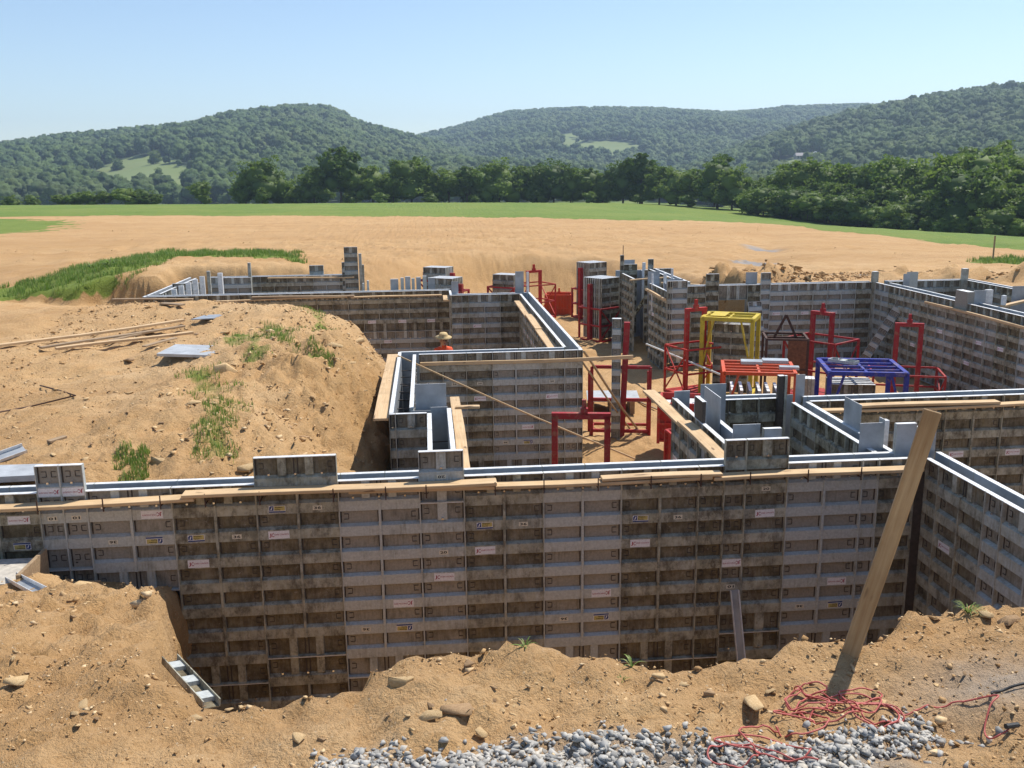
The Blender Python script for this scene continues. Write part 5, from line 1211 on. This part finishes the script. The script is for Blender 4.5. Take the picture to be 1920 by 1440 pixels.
weed(1815, 1142, 3.76, 46, 'green grass tuft on the right foreground rise', 34, 4, .010); weed(1402, 1362, 3.75, 16, 'small green weed below the big orange brown stone', 16, 5, .008); weed(250, 1136, 2.5, 12, 'tiny weed on the left heap', 10, 6, .02)
weed(205, 1080, 2.2, 14, 'little weed at the foot of the front wall', 9, 7, .02); weed(1750, 1350, 3.75, 12, 'tiny weed in the gravel on the right', 9, 8, .007)
weed(172, 502, 3.1, 26, 'leafy young plant on the left of the grassy bank', 26, 10, .09); weed(207, 503, 3.1, 32, 'dark leafy sapling on the grassy bank', 60, 11, .12)

# ------------------------------------------------------------------ cords and small metal
def smooth_path(pts, n=8):
    P = [np.array(p, float) for p in pts]; out = []
    for i in range(len(P)-1):
        a, b, c, d = P[max(i-1, 0)], P[i], P[i+1], P[min(i+2, len(P)-1)]
        for t in np.arange(n)/n: out.append(.5*((2*b)+(-a+c)*t+(2*a-5*b+4*c-d)*t*t+(-a+3*b-3*c+d)*t**3))
    return out + [P[-1]]
Z4 = lambda x, y: (1100+x/2.3415, 1140+y/2.3415)            # reading off an enlarged view of the coil
def loop(cx, cy, rx, ry, a0, a1, n=12): return [(cx+rx*math.cos(rad(a)), cy+ry*math.sin(rad(a))) for a in np.linspace(a0, a1, n)]
path = [(1015, 700), (960, 685), (880, 678), (790, 662)] + loop(640, 645, 110, 42, -10, -380, 14) + [(560, 590), (640, 560), (760, 565), (880, 590), (965, 625), (980, 655), (930, 675), (840, 655), (740, 610), (680, 565), (672, 530), (730, 505), (840, 498)]
path += loop(945, 470, 120, 52, 160, -170, 14) + loop(1090, 440, 108, 46, 170, -200, 14) + loop(985, 385, 115, 30, 120, -230, 14) + loop(985, 335, 72, 27, 100, -260, 12) + loop(1175, 390, 120, 52, 200, -150, 14) + loop(1205, 348, 95, 36, 190, -170, 14) + loop(1270, 445, 105, 48, 200, -180, 14) + loop(1300, 440, 95, 32, 180, 20, 10)
path += [(1395, 440), (1340, 405), (1200, 400), (1000, 402), (900, 412), (880, 385), (960, 360), (1080, 385), (1220, 400), (1330, 405), (1400, 415), (1470, 405), (1560, 395), (1680, 402), (1800, 428), (1770, 455), (1750, 500), (1775, 540), (1830, 545), (1895, 512)]
pts = []
for k, (a, b) in enumerate(path):
    px, py = Z4(a, b); P = at_z(px, py, 3.77); pts.append((P[0], P[1], gz(P[0], P[1])+.018+.004*(1+math.sin(k*1.7))))
pts = smooth_path(pts, 5); pts = [(p[0], p[1], max(p[2], gz(p[0], p[1])+.012)) for p in pts]
tag(link('extension_cord', MB().tube(pts, .0044, 6).mesh('extension_cord', ['cord_red'], True)), 'tangled red extension cord lying over the dirt and gravel', 'cord')
pts = []
for a, b in ((1775, 415), (1780, 385), (1820, 362), (1880, 357), (1960, 350)):
    px, py = Z4(a, b); P = at_z(px, py, 3.77); pts.append((P[0], P[1], gz(P[0], P[1])+.02))
tag(link('hose', MB().tube(smooth_path(pts), .007, 6).mesh('hose', ['rubber_black'], True)), 'short black hose at the right edge of the gravel', 'hose')
tag(link('cord_plug', MB().tube([at_z(*Z4(1893, 513), 3.79), at_z(*Z4(1840, 520), 3.80)], .013, 8).mesh('cord_plug', ['rubber_black'])), 'black plug beside the end of the red cord', 'plug')
def channel(label, p, q, w, d, up, dirt=.3, name='metal_channel', ribs=0, mat='panel_edge'):
    """open aluminium channel: a web and two flanges"""
    p, q = Vector(p), Vector(q); x = (q-p).normalized(); L = (q-p).length; u = Vector(up); y = u.cross(x).normalized(); z = x.cross(y)
    e = empty(name); tag(e, label, 'channel')
    e.matrix_world = Matrix(((x.x, y.x, z.x, p.x), (x.y, y.y, z.y, p.y), (x.z, y.z, z.z, p.z), (0, 0, 0, 1)))
    for nm, b in (('web', MB().box(0, L, -w/2, w/2, 0, .006)), ('flange', MB().box(0, L, -w/2, -w/2+.006, .006, d)), ('flange', MB().box(0, L, w/2-.006, w/2, .006, d))):
        o = link(nm, b.mesh(nm, [mat if nm == 'flange' else ('panel_skin' if mat == 'panel_rail' else 'panel_inside')]), e); o['dirt'] = dirt
    for k in range(ribs): o = link('stiffener', MB().box(L*(k+.5)/ribs-.05, L*(k+.5)/ribs+.05, -w/2+.006, w/2-.006, .006, d*.7).mesh('stiffener', [mat]), e); o['dirt'] = .2
channel('bright aluminium channel standing in the trench against the front wall', at_y(1391, 1262, 9.75), at_y(1376, 1106, 10.03), .10, .05, (0, -1, 0))
A, B = at_z(398, 1318, 3.62), at_z(306, 1246, 3.55)
channel('aluminium form strip poking out of the heap into the trench', (A[0]+.0, A[1]-.02, 3.60), (B[0]+.02, B[1]+.06, 3.53), .095, .045, (.5, -.6, .9), .95, ribs=3, mat='panel_rail')
def on_ground(px, py, z0):
    P = at_z(px, py, z0)
    for _ in range(4): P = at_z(px, py, gz(P[0], P[1]))
    return P
A, B = on_ground(4, 1084, 2.3), on_ground(86, 1128, 2.5)
channel('aluminium channel lying on top of the left heap', (A[0], A[1], A[2]+.06), (B[0], B[1], B[2]+.05), .12, .05, (.2, -.5, .9))
A, B = on_ground(-10, 868, 2.97), on_ground(48, 850, 2.98)
channel('weathered metal angle lying in the yard at the left edge', (A[0], A[1], A[2]+.03), (B[0], B[1], B[2]+.05), .16, .05, (.1, -.4, .9))
def sheet(label, quad, z, t, mat, name='sheet'):
    P = [on_ground(*q, z) for q in quad]; zz = float(np.mean([p[2] for p in P]))+.05; P = [at_z(*q, zz) for q in quad]; b = MB()
    b._add([(p[0], p[1], zz) for p in P]+[(p[0], p[1], zz+t) for p in P], MB.BF, 0); tag(link(name, b.mesh(name, [mat])), label, 'sheet')
sheet('pale aluminium sheet lying on the yard beside the grass', [(294, 668), (395, 671), (432, 653), (330, 650)], 3.05, .05, 'sheet_metal')
sheet('pale sheet lying behind the front wall at the left edge', [(-60, 908), (82, 901), (82, 880), (-60, 884)], 2.97, .07, 'sheet_metal')
sheet('thin grey sheet near the far boulder', [(358, 600), (400, 598), (425, 590), (385, 592)], 3.0, .02, 'panel_inside')
# bent bar lying in the yard
P = [on_ground(*q, 3.05) for q in ((-20, 780), (60, 765), (142, 745), (110, 735), (76, 726))]
tag(link('bent_rod', MB().tube([(p[0], p[1], p[2]+.03) for p in P], .012, 6).mesh('bent_rod', ['rust_dark'])), 'thin bent steel rod lying in the yard', 'rod')
# poured concrete stub with its timber form at the left
r = Rig('concrete_stub', 'broken concrete stub wall in front of the front wall at the left', (-4.68, 9.45, 1.4), 0, 'concrete', 'concrete', None)
v, f = rock_mesh(77, (.62, .48, .55)); me = np_mesh('concrete_block', v*[1, 1, 1.1]+[0, 0, .52], f, ['concrete'], None, False); link('concrete_block', me, r.e)
r.plate('block_core', -1.6, .38, -.22, .45, 0, 1.0); r.plate('form_board', .42, .46, -.2, .5, .1, 1.08, 'wood_old'); r.plate('form_board', .47, 1.02, .38, .42, .3, .72, 'wood_old'); r.plate('form_step', .5, 1.1, .0, .38, .58, .62, 'wood_old')
tag(link('survey_stake', MB().box(-.03, .03, -.02, .02, 0, 1.1).mesh('survey_stake', ['wood_old']), None, (lambda P: (P[0], P[1], gz(P[0], P[1])))(at_z(1862, 482, 2.55))), 'thin wooden survey stake at the right edge of the field', 'stake')

# ------------------------------------------------------------------ trees at the meadow edge
def crown_geo(seed, wide=.36, low=.10, nclump=72, leaf=.030):
    """crown of a tree of height 1: leaf sized faces gathered in clumps over a few limbs"""
    r = np.random.default_rng(seed); C = []
    lobes = [(0, 0, .62, wide*.9)] + [(math.cos(a)*wide*.55*r.uniform(.6, 1.1), math.sin(a)*wide*.55*r.uniform(.6, 1.1), r.uniform(low+.15, .72), wide*r.uniform(.42, .66)) for a in np.linspace(0, 6.28, 8)[:-1]+r.uniform(0, 1)]
    lobes.append((r.uniform(-.06, .06), r.uniform(-.06, .06), .80, wide*.5))
    V, Fc, T = [], [], []; off = 0
    def blob(c, s, k):
        nonlocal off
        v, f = ico(2, seed*7+k, .35, (1, 1, .95), 2.0); V.append(v*s+c); Fc.append(f); T.append(np.full(len(v), 0.0)); off += len(v)
    Q, QT = [], []
    for k, (x, y, z, s) in enumerate(lobes):
        blob((x, y, z), s*.72, k)
        for j in range(nclump//len(lobes)+4):
            u = r.normal(size=3); u /= np.linalg.norm(u); u[2] = u[2]*.9+.12; rad_ = s*r.uniform(.72, 1.12); c = np.array([x, y, z])+u*rad_
            if c[2] < low*.6: continue
            cs = s*r.uniform(.22, .42); n = 46; tone = r.uniform(0, 1)
            d = r.normal(size=(n, 3)); d /= np.linalg.norm(d, axis=1)[:, None]; p = c+d*cs*r.uniform(.5, 1.0, (n, 1))*[1.1, 1.1, .75]
            a = r.normal(size=(n, 3))+d*.4; a /= np.linalg.norm(a, axis=1)[:, None]; b = np.cross(a, r.normal(size=(n, 3))); b /= np.linalg.norm(b, axis=1)[:, None]
            l = leaf*r.uniform(.6, 1.25, (n, 1)); Q.append(np.stack([p-a*l-b*l*.3, p-b*l*.55, p+a*l, p+b*l*.55], 1)); QT.append(np.full((n, 4), tone)*.75+r.random((n, 1))*.25)
    Q = np.concatenate(Q).reshape(-1, 3); QT = np.concatenate(QT).ravel()
    blobs = [(v, f) for v, f in zip(V, Fc)]
    return Q, QT, blobs
def crown_mesh(seed, mat, **k):
    Q, QT, blobs = crown_geo(seed, **k); nq = len(Q)//4
    verts = [Q]; tone = [QT]; tris = []; i = np.arange(nq)*4
    tris.append(np.stack([i, i+1, i+2], -1)); tris.append(np.stack([i, i+2, i+3], -1)); off = len(Q)
    for v, f in blobs: verts.append(v); tone.append(np.full(len(v), .35)); tris.append(f+off); off += len(v)
    return np_mesh('crown', np.concatenate(verts), np.concatenate(tris), [mat], {'tone': np.concatenate(tone)})
def trunk_mesh(seed):
    r = np.random.default_rng(seed); b = MB(); b.tube([(0, 0, -.04), (.005, .0, .15), (.0, .01, .35), (.01, 0, .65)], [.028, .021, .016, .007], 7)
    for k in range(5):
        a = r.uniform(0, 6.28); z = r.uniform(.16, .4); L = r.uniform(.16, .28); b.tube([(0, 0, z), (math.cos(a)*L*.5, math.sin(a)*L*.5, z+L*.5), (math.cos(a)*L, math.sin(a)*L, z+L*.8)], [.010, .007, .003], 5)
    return b.mesh('trunk', ['bark'])
CR = [crown_mesh(40+k, 'leaf', wide=w, low=l) for k, (w, l) in enumerate(((.36, .10), (.42, .06), (.30, .12), (.38, .08), (.46, .05), (.33, .10)))]
CB = [crown_mesh(60+k, 'leaf_bright', wide=w, low=l) for k, (w, l) in enumerate(((.40, .06), (.46, .04), (.36, .08)))]
TK = [trunk_mesh(k) for k in range(4)]
_tn = 0
def tree(px, base_py, top_py, Y, label, bright=False, group='trees along the meadow edge', name='tree', wide=1.18, var=None):
    global _tn; _tn += 1
    P = at_y(px, base_py, Y); z = gz(P[0], P[1]); T = at_y(px, top_py, Y); H = (T[2]-z)/.98
    e = empty(name, (P[0], P[1], z), random.uniform(0, 6.28)); tag(e, label, 'tree' if name == 'tree' else 'shrub', group)
    m = (CB if bright else CR)[(_tn*5+1 if var is None else var) % (3 if bright else 6)]
    link('trunk', TK[_tn % 4], e, scale=(H, H, H)); link('crown', m, e, scale=(H*wide, H*wide, H))
ORD = ['first', 'second', 'third', 'fourth', 'fifth', 'sixth', 'seventh', 'eighth', 'ninth', 'tenth', 'eleventh', 'twelfth', 'thirteenth', 'fourteenth', 'fifteenth', 'sixteenth', 'seventeenth', 'eighteenth', 'nineteenth', 'twentieth',
       'twenty first', 'twenty second', 'twenty third', 'twenty fourth', 'twenty fifth', 'twenty sixth', 'twenty seventh', 'twenty eighth']
TL = [(462, 385, 318, 0), (497, 385, 303, 0), (532, 385, 344, 1), (560, 385, 350, 1), (590, 384, 308, 0), (640, 384, 274, 0), (668, 384, 318, 0), (700, 384, 308, 0), (738, 384, 326, 0), (772, 384, 298, 0), (806, 384, 316, 0),
      (842, 384, 318, 0), (876, 384, 311, 0), (905, 384, 316, 1), (937, 384, 306, 0), (972, 384, 312, 0), (1003, 384, 309, 0), (1038, 384, 307, 0), (1070, 385, 313, 0), (1100, 385, 318, 0), (1130, 385, 322, 0),
      (1168, 383, 305, 0), (1200, 383, 286, 0), (1236, 385, 308, 0), (1268, 387, 320, 0), (1296, 389, 316, 0), (1345, 393, 291, 0), (1372, 395, 318, 0)]
for i, (px, b, t, br) in enumerate(TL):
    Yd = np.interp(px, [400, 1000, 1200, 1400], [206, 212, 200, 172])
    lab = {5: 'tallest broad tree rising above the left part of the tree line', 22: 'tall full tree at the rise of the meadow', 26: 'tall dark tree left of the dense right hand wood', 1: 'broad brownish green tree at the left end of the tree line',
           2: 'low bright green tree below the left end of the tree line'}.get(i, ORD[i]+' tree from the left in the front row of the tree line')
    tree(px, b, t, Yd, lab, bool(br), wide=1.3 if i == 1 else 1.18)
    if i % 2 == 0: tree(px+random.uniform(-14, 14), b-1, t+random.uniform(14, 30), Yd+14, 'dark tree of the half hidden second row of the tree line')
    if i % 3 == 1: tree(px+random.uniform(-18, 18), b, b-random.uniform(14, 26), Yd-5, 'low shrub at the foot of the tree line', bool(i % 2), 'shrubs at the foot of the trees', 'shrub', 1.6)
RT_ = [(1402, 398, 335), (1425, 402, 345), (1450, 404, 328), (1478, 408, 312), (1508, 411, 300), (1540, 414, 306), (1572, 418, 312), (1602, 422, 316), (1634, 426, 306), (1668, 430, 302), (1700, 434, 318), (1734, 438, 322), (1764, 442, 300), (1798, 445, 288), (1835, 448, 288), (1868, 450, 300), (1902, 453, 318), (1940, 456, 300)]
for i, (px, b, t) in enumerate(RT_):
    Yd = np.interp(px, [1400, 1600, 1750, 1920], [168, 150, 135, 122])
    tree(px, b, t, Yd+8, '%s bright yellow green tree crown above the right wood' % ('left hand' if i == 13 else 'right hand') if i in (13, 14) else ORD[i]+' tree from the left along the top of the right wood', i in (13, 14) or i % 3 == 0, wide=1.15)
    tree(px+16, b, t+random.uniform(28, 50), Yd-2, ORD[i]+' tree from the left in the middle tier of the right wood', False, wide=1.25)
    tree(px+6, b+1, b-random.uniform(30, 60), Yd-7, ORD[i]+' bush from the left at the foot of the right wood', i % 4 == 0, 'bushes at the foot of the right wood', 'shrub', 1.5)
    if i > 8: tree(px+10, b-20, t-random.uniform(4, 22), Yd+40, 'dark tree standing behind the right wood', False, wide=1.2)
for i, (px, b, t, br) in enumerate(((62, 386, 366, 0), (110, 386, 364, 0), (140, 386, 362, 1), (165, 386, 360, 1), (196, 386, 358, 0), (236, 386, 352, 1), (272, 386, 355, 0), (292, 386, 362, 0), (20, 386, 368, 0))):
    tree(px, b, t, 206, 'olive green bush at the left end of the meadow' if not br else 'bright green bush at the left end of the meadow', bool(br), 'bushes at the left end of the meadow', 'shrub', 1.7)
tree(378, 386, 341, 205, 'round dark tree standing alone between the bushes and the tree line', False, wide=1.25)
# single trees on the clearing of the left hill
for px, py, h in ((222, 322, 20), (292, 308, 22), (298, 330, 14), (345, 336, 14)):
    P = on_hill(HL, px, py); e = empty('tree', (P[0], P[1], P[2]-.5)); tag(e, 'single round tree in the clearing of the left hill', 'tree', 'trees in the hill clearing'); H = h*P[1]/F_PX*1.05
    link('trunk', TK[0], e, scale=(H, H, H)); link('crown', CR[4], e, scale=(H*1.1, H*1.1, H))

# ------------------------------------------------------------------ far buildings
P = on_hill(HL, 344, 361); P = (P[0], P[1]+60, P[2]+1.0)
b = Rig('barn', 'small white roofed barn at the foot of the left hill', (P[0], P[1]-60, P[2]-1.0), rad(12), 'barn_white', 'barn', None)
s = (P[1]-60)/F_PX; w_, h_ = 15*s, 6*s
b.plate('wall', -w_/2, w_/2, -3, 3, 0, h_*.7, 'barn_white')
link('roof', MB()._add([(-w_/2-.4, -3.6, h_*.7), (w_/2+.4, -3.6, h_*.7), (w_/2+.4, 0, h_*1.15), (-w_/2-.4, 0, h_*1.15), (-w_/2-.4, 3.6, h_*.7), (w_/2+.4, 3.6, h_*.7)], [(0, 1, 2, 3), (3, 2, 5, 4), (0, 3, 4), (1, 5, 2)], 0) or None, b.e) if False else None
mb = MB(); mb._add([(-w_/2-.4, -3.6, h_*.7), (w_/2+.4, -3.6, h_*.7), (w_/2+.4, 0, h_*1.15), (-w_/2-.4, 0, h_*1.15), (-w_/2-.4, 3.6, h_*.7), (w_/2+.4, 3.6, h_*.7)], [(0, 1, 2, 3), (3, 2, 5, 4), (0, 3, 4), (1, 5, 2)], 0)
link('roof', mb.mesh('roof', ['barn_white']), b.e); b.plate('door', -1, 1, -3.06, -3.0, 0, h_*.5, 'glass_dark')
P = on_hill(HR, 1512, 301); P = (P[0], P[1]+40, P[2]); s = (P[1]-40)/F_PX
b = Rig('house', 'low grey house with a porch on the right hillside', (P[0], P[1]-40, P[2]+.5), rad(-8), 'house_wall', 'house', None)
L = 44*s
b.plate('wall', -L/2, L/2, -3, 4, 0, 2.9, 'house_wall')
for k in range(6): b.plate('porch_post', -L/2+k*L*.62/5-.12, -L/2+k*L*.62/5+.12, -5.2, -5.0, 0, 2.7, 'barn_white')
for k in range(4): wn_ = b.plate('window', -L/2+2+k*3.0, -L/2+3.3+k*3.0, -3.06, -3.0, .9, 2.3, 'glass_dark')
mb = MB(); mb._add([(-L/2-.6, -5.6, 2.8), (L/2+.6, -5.6, 2.8), (L/2-.5, .5, 5.2), (-L/2+.5, .5, 5.2), (-L/2-.6, 4.6, 2.8), (L/2+.6, 4.6, 2.8)], [(0, 1, 2, 3), (3, 2, 5, 4), (0, 3, 4), (1, 5, 2)], 0); link('roof', mb.mesh('roof', ['roof_grey']), b.e)
mb = MB(); mb._add([(L*.20, -5.8, 2.9), (L*.46, -5.8, 2.9), (L*.33, -5.8, 6.0), (L*.20, 1, 2.9), (L*.46, 1, 2.9), (L*.33, 1, 6.0)], [(0, 1, 2), (3, 5, 4), (0, 2, 5, 3), (1, 4, 5, 2)], 0); link('gable', mb.mesh('gable', ['barn_white']), b.e)

# ------------------------------------------------------------------ haze
m = bpy.data.materials.new('haze_air'); m.use_nodes = True; nt = m.node_tree; nt.nodes.clear()
out = nt.nodes.new('ShaderNodeOutputMaterial'); pv = nt.nodes.new('ShaderNodeVolumePrincipled')
pv.inputs['Color'].default_value = (0.62, 0.79, 1.0, 1); pv.inputs['Density'].default_value = 0.00026; pv.inputs['Anisotropy'].default_value = 0.3
nt.links.new(pv.outputs[0], out.inputs['Volume']); MAT['haze_air'] = m
o = link('haze', MB().box(-1700, 2300, -60, 2700, -12, 175).mesh('haze', ['haze_air'])); o['kind'] = 'stuff'; o['label'] = 'thin blue summer haze over the valley'
